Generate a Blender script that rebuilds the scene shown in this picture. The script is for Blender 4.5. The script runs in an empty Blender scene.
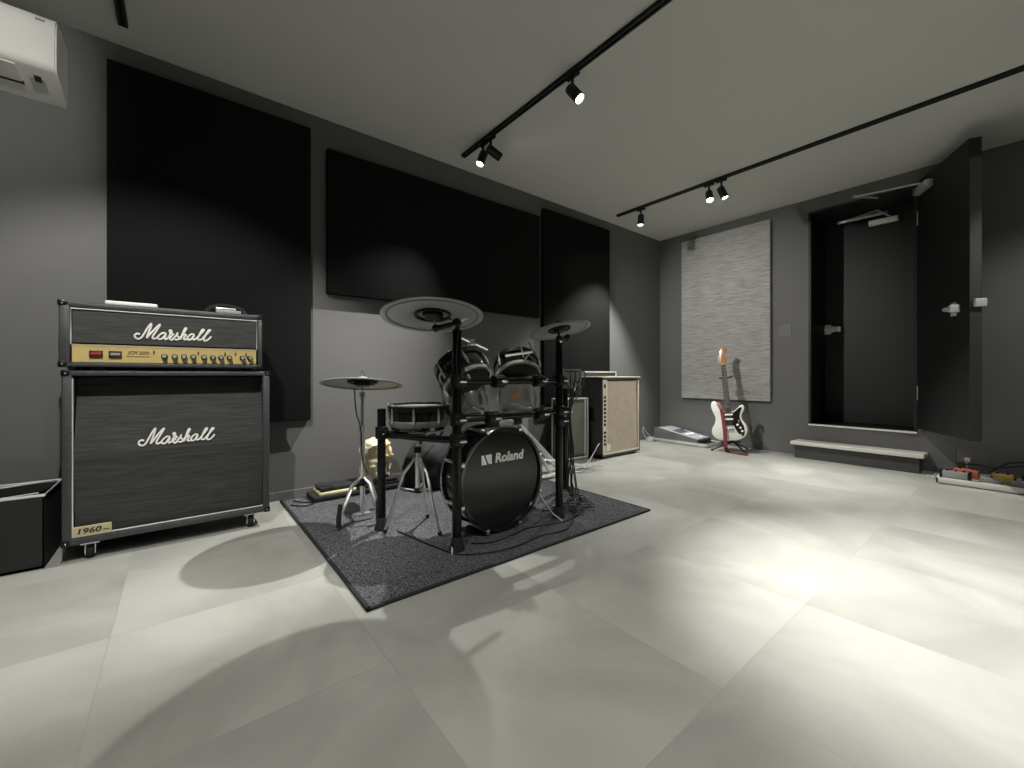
import bpy, bmesh, math, random
from mathutils import Vector, Matrix
random.seed(7)
S = bpy.context.scene
COL = S.collection
PI = math.pi
RH, YA, XB = 2.59, 3.054, 4.96       # room height, drum wall, door wall
XL, YB = -1.75, -1.65                # walls behind the camera

# ------------------------------------------------------------------ materials
def mat(name, col, rough=0.5, metal=0.0, emit=0.0, noise=None, bump=None, spec=0.5, coat=0.0, col2=None, stretch=(1,1,1)):
    m = bpy.data.materials.new(name); m.use_nodes = True
    nt = m.node_tree; b = nt.nodes['Principled BSDF']
    c = (*col, 1)
    b.inputs['Base Color'].default_value = c
    b.inputs['Roughness'].default_value = rough
    b.inputs['Metallic'].default_value = metal
    b.inputs['Specular IOR Level'].default_value = spec
    b.inputs['Coat Weight'].default_value = coat
    if emit:
        b.inputs['Emission Color'].default_value = c
        b.inputs['Emission Strength'].default_value = emit
    if noise or bump:
        tc = nt.nodes.new('ShaderNodeTexCoord'); mp = nt.nodes.new('ShaderNodeMapping')
        mp.inputs['Scale'].default_value = stretch
        nt.links.new(tc.outputs['Object'], mp.inputs['Vector'])
    if noise:
        n = nt.nodes.new('ShaderNodeTexNoise'); n.inputs['Scale'].default_value = noise[0]
        n.inputs['Detail'].default_value = 6; n.inputs['Roughness'].default_value = .65
        nt.links.new(mp.outputs['Vector'], n.inputs['Vector'])
        r = nt.nodes.new('ShaderNodeValToRGB')
        r.color_ramp.elements[0].position = .5-noise[1]; r.color_ramp.elements[1].position = .5+noise[1]
        r.color_ramp.elements[0].color = c; r.color_ramp.elements[1].color = (*col2, 1)
        nt.links.new(n.outputs['Fac'], r.inputs['Fac']); nt.links.new(r.outputs['Color'], b.inputs['Base Color'])
    if bump:
        n2 = nt.nodes.new('ShaderNodeTexNoise'); n2.inputs['Scale'].default_value = bump[0]; n2.inputs['Detail'].default_value = 3
        nt.links.new(mp.outputs['Vector'], n2.inputs['Vector'])
        bp = nt.nodes.new('ShaderNodeBump'); bp.inputs['Strength'].default_value = bump[1]; bp.inputs['Distance'].default_value = .002
        nt.links.new(n2.outputs['Fac'], bp.inputs['Height']); nt.links.new(bp.outputs['Normal'], b.inputs['Normal'])
    return m

M = {}
M['wall'] = mat('wall_paint', (.140,.140,.135), .7, bump=(60,.15))
M['ceil'] = mat('ceiling_paper', (.60,.60,.57), .85, bump=(120,.5))
M['panel'] = mat('black_fabric', (.0105,.011,.011), .95, bump=(900,.4), spec=.1)
M['panelL'] = mat('grey_woven_fabric', (.27,.27,.26), .95, noise=(85,.16), col2=(.52,.52,.50), bump=(160,.7), stretch=(1,.09,1.5), spec=.15)
M['black'] = mat('black_plastic', (.007,.007,.007), .32, spec=.35)
M['matte'] = mat('matte_black', (.014,.014,.014), .7)
M['rubber'] = mat('black_rubber', (.01,.01,.01), .8)
M['gloss'] = mat('gloss_black_shell', (.008,.008,.008), .12, coat=.6)
M['rackm'] = mat('black_tube', (.006,.006,.006), .2, spec=.3)
M['chrome'] = mat('chrome', (.88,.88,.86), .24, .9)
M['latch'] = mat('polished_latch', (.82,.82,.80), .25, .25)
M['plate'] = mat('plate_grey', (.155,.155,.15), .5)
M['steel'] = mat('brushed_steel', (.66,.66,.64), .34, .6)
M['alu'] = mat('silver_trim', (.72,.72,.69), .35, .55)
M['tolex'] = mat('black_tolex', (.020,.022,.024), .36, noise=(320,.12), col2=(.075,.080,.084), bump=(420,.9), spec=.6)
M['grille'] = mat('black_grille_cloth', (.032,.033,.031), .85, noise=(60,.25), col2=(.080,.080,.075), bump=(300,.12), stretch=(.12,1,1.6), spec=.25)
M['piping'] = mat('cream_piping', (.62,.61,.55), .5)
M['gold'] = mat('gold_panel', (.78,.60,.24), .38, .35)
M['goldb'] = mat('gold_badge', (.62,.55,.33), .4, .3)
M['logo'] = mat('white_lettering', (.85,.84,.78), .4)
M['white'] = mat('white_plastic', (.86,.86,.81), .45)
M['offw'] = mat('grey_plastic', (.30,.30,.29), .5)
M['offwl'] = mat('light_grey_plastic', (.62,.62,.58), .4)
M['offwd'] = mat('dark_grey_plastic', (.13,.13,.13), .4)
M['ugrey'] = mat('unit_grey', (.42,.43,.44), .4)
M['scr'] = mat('blue_grey_screen', (.10,.12,.16), .2)
M['red'] = mat('red_switch', (.45,.02,.02), .3)
M['dark'] = mat('dark_print', (.03,.02,.015), .5)
M['head'] = mat('glossy_front_head', (.010,.010,.010), .22, noise=(9,.3), col2=(.013,.013,.013))
M['mesh'] = mat('grey_drum_mesh', (.12,.12,.12), .7)
M['shellg'] = mat('grey_shell', (.62,.62,.59), .2, .2, noise=(6,.2), col2=(.45,.45,.43))
M['cymbal'] = mat('grey_rubber_cymbal', (.30,.30,.29), .38, noise=(5,.3), col2=(.36,.36,.35))
M['cymd'] = mat('dark_rubber_cymbal', (.16,.16,.155), .45)
M['orange'] = mat('orange_sticker', (.75,.38,.08), .6)
M['yellow'] = mat('yellow_bag', (.80,.66,.36), .6, noise=(7,.22), col2=(.75,.72,.62))
M['ystripe'] = mat('yellow_stripe', (.72,.66,.36), .7)
M['ystripe2'] = mat('deep_yellow_paper', (.74,.50,.13), .6, noise=(12,.2), col2=(.78,.66,.36))
M['bagb'] = mat('black_nylon', (.012,.012,.013), .8, bump=(40,.6))
M['cable'] = mat('black_cable', (.012,.012,.012), .5)
M['cablew'] = mat('grey_cable', (.42,.42,.41), .5)
M['cloth'] = mat('beige_grille', (.36,.31,.23), .9, noise=(14,.25), col2=(.46,.40,.30), bump=(250,.6))
M['clothg'] = mat('grey_green_grille', (.10,.10,.08), .9, bump=(200,.6))
M['wood'] = mat('cream_edging', (.60,.56,.46), .55)
M['cream'] = mat('cream_lacquer', (.66,.68,.60), .22, coat=.5)
M['tort'] = mat('dark_pickguard', (.014,.009,.008), .25, coat=.4)
M['rose'] = mat('rosewood', (.030,.015,.010), .7, spec=.2)
M['amber'] = mat('amber_maple', (.52,.25,.07), .3, coat=.4)
M['strap'] = mat('red_leather', (.13,.012,.012), .55)
M['board'] = mat('white_board_edge', (.62,.62,.58), .4)
M['stepd'] = mat('dark_step', (.045,.045,.044), .6, noise=(30,.3), col2=(.06,.06,.058), stretch=(.6,.1,3))
M['stept'] = mat('step_top', (.60,.59,.54), .5)
M['door'] = mat('door_dark', (.0065,.007,.0075), .55)
M['doorlit'] = mat('door_edge_lit', (.05,.055,.055), .5)  # paler than the leaf: light on its free edge put into the colour
M['pedr'] = mat('copper_red_pedal', (.42,.12,.07), .4)
M['pedy'] = mat('yellow_pedal', (.70,.45,.10), .4)
M['pedg'] = mat('silver_pedal', (.38,.37,.35), .4, .4)
M['lens'] = mat('lamp_lens', (1,.93,.80), .5, emit=25)

def floor_mat():
    m = bpy.data.materials.new('vinyl_tile'); m.use_nodes = True
    nt = m.node_tree; N = nt.nodes; L = nt.links; b = N['Principled BSDF']
    tc = N.new('ShaderNodeTexCoord')
    mp = N.new('ShaderNodeMapping'); mp.inputs['Location'].default_value = (-.465/.636, -.497/.645, 0)
    mp.inputs['Scale'].default_value = (1/.636, 1/.645, 1)
    L.new(tc.outputs['Object'], mp.inputs['Vector'])
    fl = N.new('ShaderNodeVectorMath'); fl.operation = 'FLOOR'; L.new(mp.outputs['Vector'], fl.inputs[0])
    fr = N.new('ShaderNodeVectorMath'); fr.operation = 'FRACTION'; L.new(mp.outputs['Vector'], fr.inputs[0])
    wn = N.new('ShaderNodeTexWhiteNoise'); wn.noise_dimensions = '3D'; L.new(fl.outputs['Vector'], wn.inputs['Vector'])
    # cloudy pattern, different on each tile
    add = N.new('ShaderNodeVectorMath'); add.operation = 'MULTIPLY_ADD'
    L.new(wn.outputs['Color'], add.inputs[0]); add.inputs[1].default_value = (9,9,9); L.new(mp.outputs['Vector'], add.inputs[2])
    n = N.new('ShaderNodeTexNoise'); n.inputs['Scale'].default_value = 1.3; n.inputs['Detail'].default_value = 8; n.inputs['Roughness'].default_value = .55
    n.inputs['Distortion'].default_value = .6
    L.new(add.outputs['Vector'], n.inputs['Vector'])
    r = N.new('ShaderNodeValToRGB'); r.color_ramp.elements[0].position = .3; r.color_ramp.elements[1].position = .72
    r.color_ramp.elements[0].color = (.262,.265,.238,1); r.color_ramp.elements[1].color = (.395,.398,.362,1)
    L.new(n.outputs['Fac'], r.inputs['Fac'])
    mr = N.new('ShaderNodeMapRange'); L.new(wn.outputs['Value'], mr.inputs['Value']); mr.inputs['To Min'].default_value = .89; mr.inputs['To Max'].default_value = 1.05
    mx = N.new('ShaderNodeVectorMath'); mx.operation = 'SCALE'; L.new(r.outputs['Color'], mx.inputs[0]); L.new(mr.outputs['Result'], mx.inputs['Scale'])
    # hairline joints
    sep = N.new('ShaderNodeSeparateXYZ'); L.new(fr.outputs['Vector'], sep.inputs['Vector'])
    def edge(o):
        a = N.new('ShaderNodeMath'); a.operation = 'SUBTRACT'; L.new(o, a.inputs[0]); a.inputs[1].default_value = .5
        c = N.new('ShaderNodeMath'); c.operation = 'ABSOLUTE'; L.new(a.outputs[0], c.inputs[0])
        d = N.new('ShaderNodeMath'); d.operation = 'GREATER_THAN'; L.new(c.outputs[0], d.inputs[0]); d.inputs[1].default_value = .498
        return d.outputs[0]
    e = N.new('ShaderNodeMath'); e.operation = 'MAXIMUM'; L.new(edge(sep.outputs['X']), e.inputs[0]); L.new(edge(sep.outputs['Y']), e.inputs[1])
    mm = N.new('ShaderNodeMix'); mm.data_type = 'RGBA'; L.new(e.outputs[0], mm.inputs['Factor'])
    L.new(mx.outputs['Vector'], mm.inputs['A']); mm.inputs['B'].default_value = (.262,.264,.238,1)
    L.new(mm.outputs['Result'], b.inputs['Base Color'])
    b.inputs['Roughness'].default_value = .42; b.inputs['Specular IOR Level'].default_value = .35
    return m
M['floor'] = floor_mat()
def rug_mat():
    m = bpy.data.materials.new('rug_pile'); m.use_nodes = True
    nt = m.node_tree; N = nt.nodes; L = nt.links; b = N['Principled BSDF']
    tc = N.new('ShaderNodeTexCoord')
    n = N.new('ShaderNodeTexNoise'); n.inputs['Scale'].default_value = 260; n.inputs['Detail'].default_value = 2
    L.new(tc.outputs['Object'], n.inputs['Vector'])
    r = N.new('ShaderNodeValToRGB'); r.color_ramp.elements[0].position = .40; r.color_ramp.elements[1].position = .66
    r.color_ramp.elements[0].color = (.014,.014,.0155,1); r.color_ramp.elements[1].color = (.20,.20,.215,1)
    L.new(n.outputs['Fac'], r.inputs['Fac']); L.new(r.outputs['Color'], b.inputs['Base Color'])
    bp = N.new('ShaderNodeBump'); bp.inputs['Strength'].default_value = .7; bp.inputs['Distance'].default_value = .004
    L.new(n.outputs['Fac'], bp.inputs['Height']); L.new(bp.outputs['Normal'], b.inputs['Normal'])
    b.inputs['Roughness'].default_value = .95; b.inputs['Specular IOR Level'].default_value = .1
    return m
M['rug'] = rug_mat()

# ------------------------------------------------------------------ mesh building (world coordinates)
def V(*a): return Vector(a)
class MB:
    def __init__(s): s.v = []; s.f = []
    def add(s, vs, fs):
        o = len(s.v); s.v += [Vector(v) for v in vs]; s.f += [tuple(i+o for i in f) for f in fs]; return s
    def _bm(s, bm, mtx=None):
        bm.verts.ensure_lookup_table()
        s.add([(mtx @ v.co if mtx else v.co.copy()) for v in bm.verts], [[v.index for v in f.verts] for f in bm.faces]); bm.free(); return s
    def box(s, x0, x1, y0, y1, z0, z1, bev=0, mtx=None, seg=2):
        bm = bmesh.new()
        bmesh.ops.create_cube(bm, size=1)
        for v in bm.verts:
            v.co = Vector(((x0+x1)/2+v.co.x*abs(x1-x0), (y0+y1)/2+v.co.y*abs(y1-y0), (z0+z1)/2+v.co.z*abs(z1-z0)))
        if bev: bmesh.ops.bevel(bm, geom=list(bm.edges), offset=bev, segments=seg, affect='EDGES', profile=.5)
        bm.verts.index_update()
        return s._bm(bm, mtx)
    def lathe(s, c, axis, prof, seg=32, close=True):
        c = Vector(c); ax = Vector(axis).normalized()
        t = ax.orthogonal().normalized(); u = ax.cross(t)
        vs = []; fs = []
        for (r, hh) in prof:
            for i in range(seg):
                a = 2*PI*i/seg
                vs.append(c + ax*hh + (t*math.cos(a)+u*math.sin(a))*max(r, 1e-5))
        for j in range(len(prof)-1):
            for i in range(seg):
                k = (i+1) % seg
                fs.append((j*seg+i, j*seg+k, (j+1)*seg+k, (j+1)*seg+i))
        if close:
            if prof[0][0] > 1e-4: fs.append(tuple(range(seg))[::-1])
            if prof[-1][0] > 1e-4: fs.append(tuple((len(prof)-1)*seg+i for i in range(seg)))
        return s.add(vs, fs)
    def cyl(s, p0, p1, r0, r1=None, seg=16):
        p0 = Vector(p0); p1 = Vector(p1); r1 = r0 if r1 is None else r1
        return s.lathe(p0, p1-p0, [(r0, 0), (r1, (p1-p0).length)], seg)
    def tube(s, pts, r, seg=8, closed=False, flat=None, up=None):
        pts = [Vector(p) for p in pts]; n = len(pts)
        vs = []; fs = []; prev = None
        for i, p in enumerate(pts):
            if closed: d = pts[(i+1) % n]-pts[i-1]
            else: d = pts[min(i+1, n-1)]-pts[max(i-1, 0)]
            if d.length < 1e-9: d = Vector((0,0,1))
            d.normalize()
            if up is not None: t = Vector(up) - d*Vector(up).dot(d)
            elif prev is None: t = d.orthogonal()
            else: t = prev - d*prev.dot(d)
            if t.length < 1e-6: t = d.orthogonal()
            t.normalize(); prev = t; u = d.cross(t)
            rr = r[i] if isinstance(r, (list, tuple)) else r
            for k in range(seg):
                a = 2*PI*k/seg
                vs.append(p + t*math.cos(a)*rr*(flat or 1) + u*math.sin(a)*rr)
        m = n if closed else n-1
        for i in range(m):
            j = (i+1) % n
            for k in range(seg):
                l = (k+1) % seg
                fs.append((i*seg+k, i*seg+l, j*seg+l, j*seg+k))
        if not closed:
            fs.append(tuple(range(seg))[::-1]); fs.append(tuple((n-1)*seg+k for k in range(seg)))
        return s.add(vs, fs)
    def prism(s, poly, ext, mtx=None):
        e = Vector(ext); n = len(poly); vs = [Vector(p) for p in poly]+[Vector(p)+e for p in poly]
        if mtx: vs = [mtx @ v for v in vs]
        fs = [tuple(range(n))[::-1], tuple(range(n, 2*n))]
        for i in range(n): fs.append((i, (i+1) % n, (i+1) % n+n, i+n))
        return s.add(vs, fs)
    def ball(s, c, r, sc=(1,1,1), seg=16):
        bm = bmesh.new(); bmesh.ops.create_uvsphere(bm, u_segments=seg, v_segments=seg//2+2, radius=r)
        for v in bm.verts: v.co = Vector(c)+Vector((v.co.x*sc[0], v.co.y*sc[1], v.co.z*sc[2]))
        bm.verts.index_update(); return s._bm(bm)
    def text(s, body, size, mtx, ext=.001, shear=0, off=0):
        cu = bpy.data.curves.new('t', 'FONT'); cu.body = body; cu.size = size; cu.extrude = ext; cu.shear = shear; cu.offset = off
        cu.align_x = 'CENTER'; cu.align_y = 'CENTER'; cu.resolution_u = 3
        o = bpy.data.objects.new('t', cu); COL.objects.link(o)
        dg = bpy.context.evaluated_depsgraph_get(); me = bpy.data.meshes.new_from_object(o.evaluated_get(dg))
        s.add([mtx @ v.co for v in me.vertices], [tuple(p.vertices) for p in me.polygons])
        bpy.data.objects.remove(o); bpy.data.curves.remove(cu); bpy.data.meshes.remove(me); return s
def spline(pts, n=6, closed=False):
    P = [Vector(p) for p in pts]; out = []; N = len(P)
    rng = N if closed else N-1
    for i in range(rng):
        if closed: a, b, c, d = P[i-1], P[i], P[(i+1) % N], P[(i+2) % N]
        else: a, b, c, d = P[max(i-1, 0)], P[i], P[i+1], P[min(i+2, N-1)]
        for k in range(n):
            t = k/n
            out.append(.5*((2*b)+(c-a)*t+(2*a-5*b+4*c-d)*t*t+(3*b-a-3*c+d)*t**3))
    if not closed: out.append(P[-1])
    return out
def wpos(o):
    p = Vector((0,0,0))
    while o is not None: p = p+o.location; o = o.parent
    return p
def part(name, mb, m, parent=None, smooth=True, loc=None, label=None, kind=None, ang=35):
    me = bpy.data.meshes.new(name)
    o = bpy.data.objects.new(name, me); COL.objects.link(o)
    if parent is not None: o.parent = parent
    elif loc is not None: o.location = loc
    off = wpos(o)
    me.from_pydata([v-off for v in mb.v], [], mb.f); me.validate()
    bm = bmesh.new(); bm.from_mesh(me); bmesh.ops.recalc_face_normals(bm, faces=bm.faces)
    if smooth:
        for f in bm.faces: f.smooth = True
        for e in bm.edges:
            if len(e.link_faces) == 2 and e.calc_face_angle(0) > math.radians(ang): e.smooth = False
    bm.to_mesh(me); bm.free()
    me.materials.append(M[m] if isinstance(m, str) else m)
    if label: o['label'] = label
    if kind: o['kind'] = kind
    return o
def tag(o, label, cat, group=None, kind=None):
    o['label'] = label; o['category'] = cat
    if group: o['group'] = group
    if kind: o['kind'] = kind
    return o
def thing(name, label, cat, loc, group=None):
    o = bpy.data.objects.new(name, None); COL.objects.link(o); o.location = loc; o.empty_display_size = .1
    return tag(o, label, cat, group)
def struct(name, mb, m, parent=None, **k):
    o = part(name, mb, m, parent, **k)
    o['kind'] = 'structure'
    return o
def copy_tree(o, parent=None):
    c = o.copy(); COL.objects.link(c); c.parent = parent
    for ch in list(o.children): copy_tree(ch, c)
    return c

# ------------------------------------------------------------------ room shell
T = .12
struct('floor', MB().box(XL-T, XB+.75, YB-T, YA+T, -.1, 0), 'floor', smooth=False)
struct('ceiling', MB().box(XL-T, XB+.75, YB-T, YA+T, RH, RH+.1), 'ceil', smooth=False)
struct('wall_left', MB().box(XL-T, XB+.62, YA, YA+T, 0, RH), 'wall', smooth=False)
DY0, DY1, DZ0, DZ1, DX = .60, 1.39, .325, 2.455, 5.46
w = MB()
w.box(XB, DX+.1, DY1, YA, 0, RH); w.box(XB, DX+.1, YB-T, DY0, 0, RH)
w.box(XB, DX+.1, DY0, DY1, DZ1, RH); w.box(XB, DX+.1, DY0, DY1, 0, DZ0-.015)
struct('wall_right', w, 'wall', smooth=False)
struct('wall_back', MB().box(XL-T, XB+.62, YB-T, YB, 0, RH), 'wall', smooth=False)
struct('wall_near', MB().box(XL-T, XL, YB, YA, 0, RH), 'wall', smooth=False)
struct('baseboard_left', MB().box(XL, XB, YA-.012, YA, 0, .055, .003), 'wall', smooth=False)
b = MB().box(XB-.012, XB, YB, .50, 0, .055, .003).box(XB-.012, XB, 1.50, YA-.012, 0, .055, .003)
struct('baseboard_right', b, 'wall', smooth=False)
# door recess lining, frame and bright sill
tr = MB()
tr.box(XB-.012, DX, DY1-.022, DY1, DZ0, DZ1, .002).box(XB-.012, DX, DY0, DY0+.022, DZ0, DZ1, .002)
tr.box(XB-.012, DX, DY0, DY1, DZ1-.022, DZ1, .002)
tr.box(DX-.12, DX-.06, DY0, DY0+.13, DZ0, DZ1, .002)
struct('trim_1', tr, 'door', smooth=False)
struct('trim_2', MB().box(XB-.02, XB+.035, DY0, DY1, DZ0-.015, DZ0, .003), 'white', smooth=False)
struct('trim_3', MB().box(XB+.035, DX, DY0, DY1, DZ0-.015, DZ0-.002), 'door', smooth=False)
# inner closed door
d2 = struct('door_2', MB().box(DX-.055, DX, DY0+.13, DY1-.022, DZ0, DZ1-.022, .004), 'door', smooth=False)
d2['label'] = 'closed dark inner door at the back of the raised doorway'
def grip(p, nrm, side, parent, s=1.0):
    """lever latch of a soundproof door: base plate, boss, lever"""
    p = Vector(p); n = Vector(nrm).normalized(); t = Vector(side).normalized(); z = Vector((0,0,1))
    mt = Matrix((( t.x, n.x, z.x, p.x), (t.y, n.y, z.y, p.y), (t.z, n.z, z.z, p.z), (0,0,0,1)))
    g = MB(); g.box(-.028, .028, 0, .012, -.05, .05, .003, mt); g.box(.03, .07, 0, .03, -.03, .03, .004, mt)
    g.cyl(p, p+n*.05, .017); g.box(-.02, .12, .045, .062, -.013, .013, .005, mt)
    g.box(.085, .12, .03, .075, -.032, .02, .006, mt)
    h = part('door_handle', g, 'latch', parent, label='silver lever latch'); return h
grip((DX-.055, 1.342, 1.30), (-1,0,0), (0,-1,0), d2)
# open leaf
HP = Vector((XB-.02, .60, 0)); E = Vector((4.30, .262, 0)); D = (E-HP).normalized(); NL = Vector((-D.y, D.x, 0)); NL = NL if NL.y > 0 else -NL
def leafm():
    return Matrix(((D.x, NL.x, 0, HP.x), (D.y, NL.y, 0, HP.y), (0, 0, 1, 0), (0,0,0,1)))
LM = leafm(); LW = (E-HP).length; LT = .068
leaf = struct('door_1', MB().box(0, LW, -LT, 0, .355, 2.47, .003, LM), 'door', smooth=False)
leaf['label'] = 'thick black soundproof door leaf standing open into the room'
part('lit_edge_strip', MB().box(LW, LW+.004, -LT+.004, -.004, .36, 2.33, 0, LM), 'doorlit', leaf, smooth=False, label='grey strip painted as the lit leaf edge')  # lit stretch of the leaf edge, painted as a paler strip
part('hinge', MB().cyl(HP+V(0,-.01,.6), HP+V(0,-.01,.72), .012), 'steel', leaf)
part('hinge', MB().cyl(HP+V(0,-.01,2.1), HP+V(0,-.01,2.22), .012), 'steel', leaf)
hp = LM @ Vector((LW-.17, 0, 1.30)); grip(hp, NL, D, leaf)
hp = LM @ Vector((LW-.09, -LT, 1.33)); grip(hp, -NL, -D, leaf)
part('latch', MB().box(LW+.004, LW+.035, -LT-.01, -.02, 1.29, 1.345, .004, LM), 'latch', leaf)
# door closers
cl = part('door_closer', MB().box(.05, .27, .002, .05, 2.335, 2.395, .008, LM), 'steel', leaf, label='silver closer box with arm')
a0 = LM @ Vector((.17, .045, 2.40)); a1 = Vector((XB-.22, .98, 2.42)); a2 = Vector((XB-.005, .86, 2.43))
part('closer_arm', MB().tube([a0, a1], .008).tube([a1, a2], .008).cyl(a1-V(0,0,.012), a1+V(0,0,.012), .014), 'steel', cl)
c2 = part('door_closer', MB().box(DX-.11, DX-.055, .78, 1.0, 2.30, 2.35, .008), 'white', d2, label='pale grey closer box on the inner door')
a0 = V(DX-.08, .84, 2.36); a1 = V(DX-.28, .90, 2.385); a2 = V(DX-.14, 1.16, 2.40)
part('closer_arm', MB().tube([a0, a1], .008).box(DX-.16, DX-.13, .85, 1.24, 2.375, 2.40, .003).tube([a1, a2], .008), 'steel', c2)

# step below the door
st = thing('door_step', 'low dark step with pale top board below the raised doorway', 'step', (4.85, 1.01, 0))
part('step_base', MB().box(4.76, XB-.012, .565, 1.455, 0, .128, .002), 'stepd', st, smooth=False)
part('step_top', MB().box(4.735, XB-.001, .535, 1.485, .128, .160, .005), 'stept', st, smooth=False)

# wall plates
sw = thing('light_switch', 'dark square light switch plate on the wall left of the doorway', 'switch', (XB, 1.598, 1.22))
part('switch_plate', MB().box(XB-.008, XB, 1.54, 1.656, 1.22, 1.345, .003), 'plate', sw, smooth=False)
part('switch_button', MB().box(XB-.013, XB-.008, 1.565, 1.60, 1.25, 1.315, .002).box(XB-.013, XB-.008, 1.606, 1.632, 1.25, 1.315, .002), 'plate', sw, smooth=False)
ou = thing('wall_outlet', 'dark power outlet with a white plug low on the door wall', 'outlet', (XB, .28, .10))
part('outlet_plate', MB().box(XB-.008, XB, .20, .37, .10, .215, .003), 'plate', ou, smooth=False)
pl = part('plug', MB().box(XB-.05, XB-.008, .293, .325, .12, .15, .005), 'white', ou, label='white plug')
part('plug_cord', MB().tube(spline([(XB-.05,.31,.13),(XB-.075,.31,.10),(XB-.09,.305,.075)]), .004), 'cablew', pl)

# ------------------------------------------------------------------ acoustic panels
def panelA(x0, x1, z0, z1, label):
    o = part('acoustic_panel', MB().box(x0, x1, YA-.05, YA-.001, z0, z1, .006), 'panel', loc=((x0+x1)/2, YA, z0))
    return tag(o, label, 'acoustic panel', 'acoustic panels')
panelA(-.30, .683, .515, 2.47, 'tall black fabric acoustic panel behind the guitar amplifier stack')
panelA(.787, 2.76, 1.378, 2.375, 'wide horizontal black fabric acoustic panel above the drum kit')
panelA(2.815, 3.847, .515, 2.475, 'tall black fabric acoustic panel nearest the far corner of the room')
o = part('acoustic_panel', MB().box(XB-.05, XB-.001, 1.727, 2.727, .532, 2.48, .006), 'panelL', loc=(XB, 2.2, .53))
tag(o, 'tall light grey woven acoustic panel on the wall behind the guitar', 'acoustic panel', 'acoustic panels')

# ------------------------------------------------------------------ air conditioner
ac = thing('air_conditioner', 'white wall mounted air conditioner high on the left wall', 'air conditioner', (-.85, YA, 2.17))
AX0, AX1 = -1.25, -.45
P2 = [(YA-.002,2.468),(YA-.16,2.470),(YA-.21,2.464),(YA-.240,2.450),(YA-.256,2.425),(YA-.262,2.38),(YA-.263,2.30),(YA-.263,2.24),(YA-.260,2.228),(YA-.252,2.214),(YA-.240,2.208),(YA-.002,2.166)]
part('casing', MB().prism([(AX0, y, z) for y, z in P2], (AX1-AX0, 0, 0)), 'white', ac, ang=50)
part('side_cover', MB().prism([(AX1, YA+(y-YA)*.95, 2.32+(z-2.32)*.94) for y, z in P2], (.004, 0, 0)), 'white', ac)
def under(x0, x1, t0, t1, e):
    """thin plate lying on the sloping underside"""
    def P(t): return (YA-.240+.234*t, 2.208-.042*t)
    (ya, za), (yb, zb) = P(t0), P(t1)
    return MB().prism([(x0, ya, za), (x0, yb, zb), (x0, yb-.15*e, zb-e), (x0, ya-.15*e, za-e)], (x1-x0, 0, 0))
part('louver', under(AX0+.06, AX1-.125, .04, .50, .006), 'white', ac, smooth=False)
part('louver_gap', under(AX0+.06, AX1-.120, .50, .58, .004), 'dark', ac, smooth=False)
part('sensor_window', under(AX1-.095, AX1-.045, .30, .66, .002), 'offwl', ac, smooth=False)
part('display_window', under(AX1-.078, AX1-.055, .22, .38, .004), 'dark', ac, smooth=False)
part('emblem', MB().box(AX1-.060, AX1-.030, YA-.2605, YA-.25, 2.418, 2.427, .001), 'offw', ac, smooth=False)

# ------------------------------------------------------------------ lighting tracks and spotlights
def track(x, y0, y1, label):
    t = thing('lighting_track', label, 'lighting track', (x, (y0+y1)/2, RH), 'ceiling lighting tracks')
    m = MB().box(x-.018, x-.006, y0, y1, RH-.022, RH, .001).box(x+.006, x+.018, y0, y1, RH-.022, RH, .001).box(x-.018, x+.018, y0, y1, RH-.006, RH)
    part('rail', m, 'matte', t, smooth=False)
    part('end_cap', MB().box(x-.019, x+.019, y1, y1+.012, RH-.023, RH, .003), 'black', t)
    part('end_cap', MB().box(x-.019, x+.019, y0-.012, y0, RH-.023, RH, .003), 'black', t)
track(1.78, -1.2, 2.84, 'black ceiling lighting track running above the drum kit')
track(3.78, -1.2, 2.84, 'black ceiling lighting track nearest the door wall')
track(-.225, -1.2, 2.84, 'black ceiling lighting track end beside the air conditioner')
SP = 1.0
def spot(x, y, aim, label, power, size=84, blend=.18, col=(1,.98,.945), rad=.018):
    z0 = RH-.022; pz = z0-.100
    t = thing('track_spotlight', label, 'spotlight', (x, y, RH), 'track spotlights')
    part('adapter', MB().box(x-.016, x+.016, y-.045, y+.045, z0-.022, z0, .003), 'black', t)
    part('stem', MB().cyl((x,y,z0-.02), (x,y,pz), .009, seg=10).ball((x,y,pz), .015, seg=10), 'black', t)
    p = V(x, y, pz); d = (Vector(aim)-p).normalized()
    h = MB().lathe(p-d*.03, d, [(.026,0),(.031,.004),(.032,.02),(.032,.115),(.0275,.115),(.0265,.100),(0,.100)], 28)
    part('lamp_head', h, 'black', t)
    part('lens', MB().lathe(p+d*.0705, d, [(.0262,0),(.0262,.002)], 24), 'lens', t)
    L = bpy.data.lights.new('spot_light', 'SPOT'); L.energy = power*SP; L.spot_size = math.radians(size); L.spot_blend = blend; L.shadow_soft_size = rad; L.color = col
    lo = bpy.data.objects.new('spot_light', L); COL.objects.link(lo); lo.parent = t
    lo.location = (p+d*.090)-V(x, y, RH)
    lo.rotation_euler = d.to_track_quat('-Z', 'Y').to_euler()
# track over the drums
spot(1.78, 2.57, (.70, 2.50, 0), 'lit black spotlight at the end of the drum track, the one tilted left', 260, 72, 1.0)
spot(1.78, 2.47, (4.9, 2.1, 1.15), 'lit black spotlight at the end of the drum track, the one tilted right', 140, 60, .9)
spot(1.78, 1.66, (2.2, -.12, 0), 'bright black spotlight shining towards the camera from the drum track', 760, 54, 1.0)
spot(1.78, -.55, (1.2, -.2, 0), 'black spotlight on the drum track above the floor behind the view', 95, 100, .8)
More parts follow.
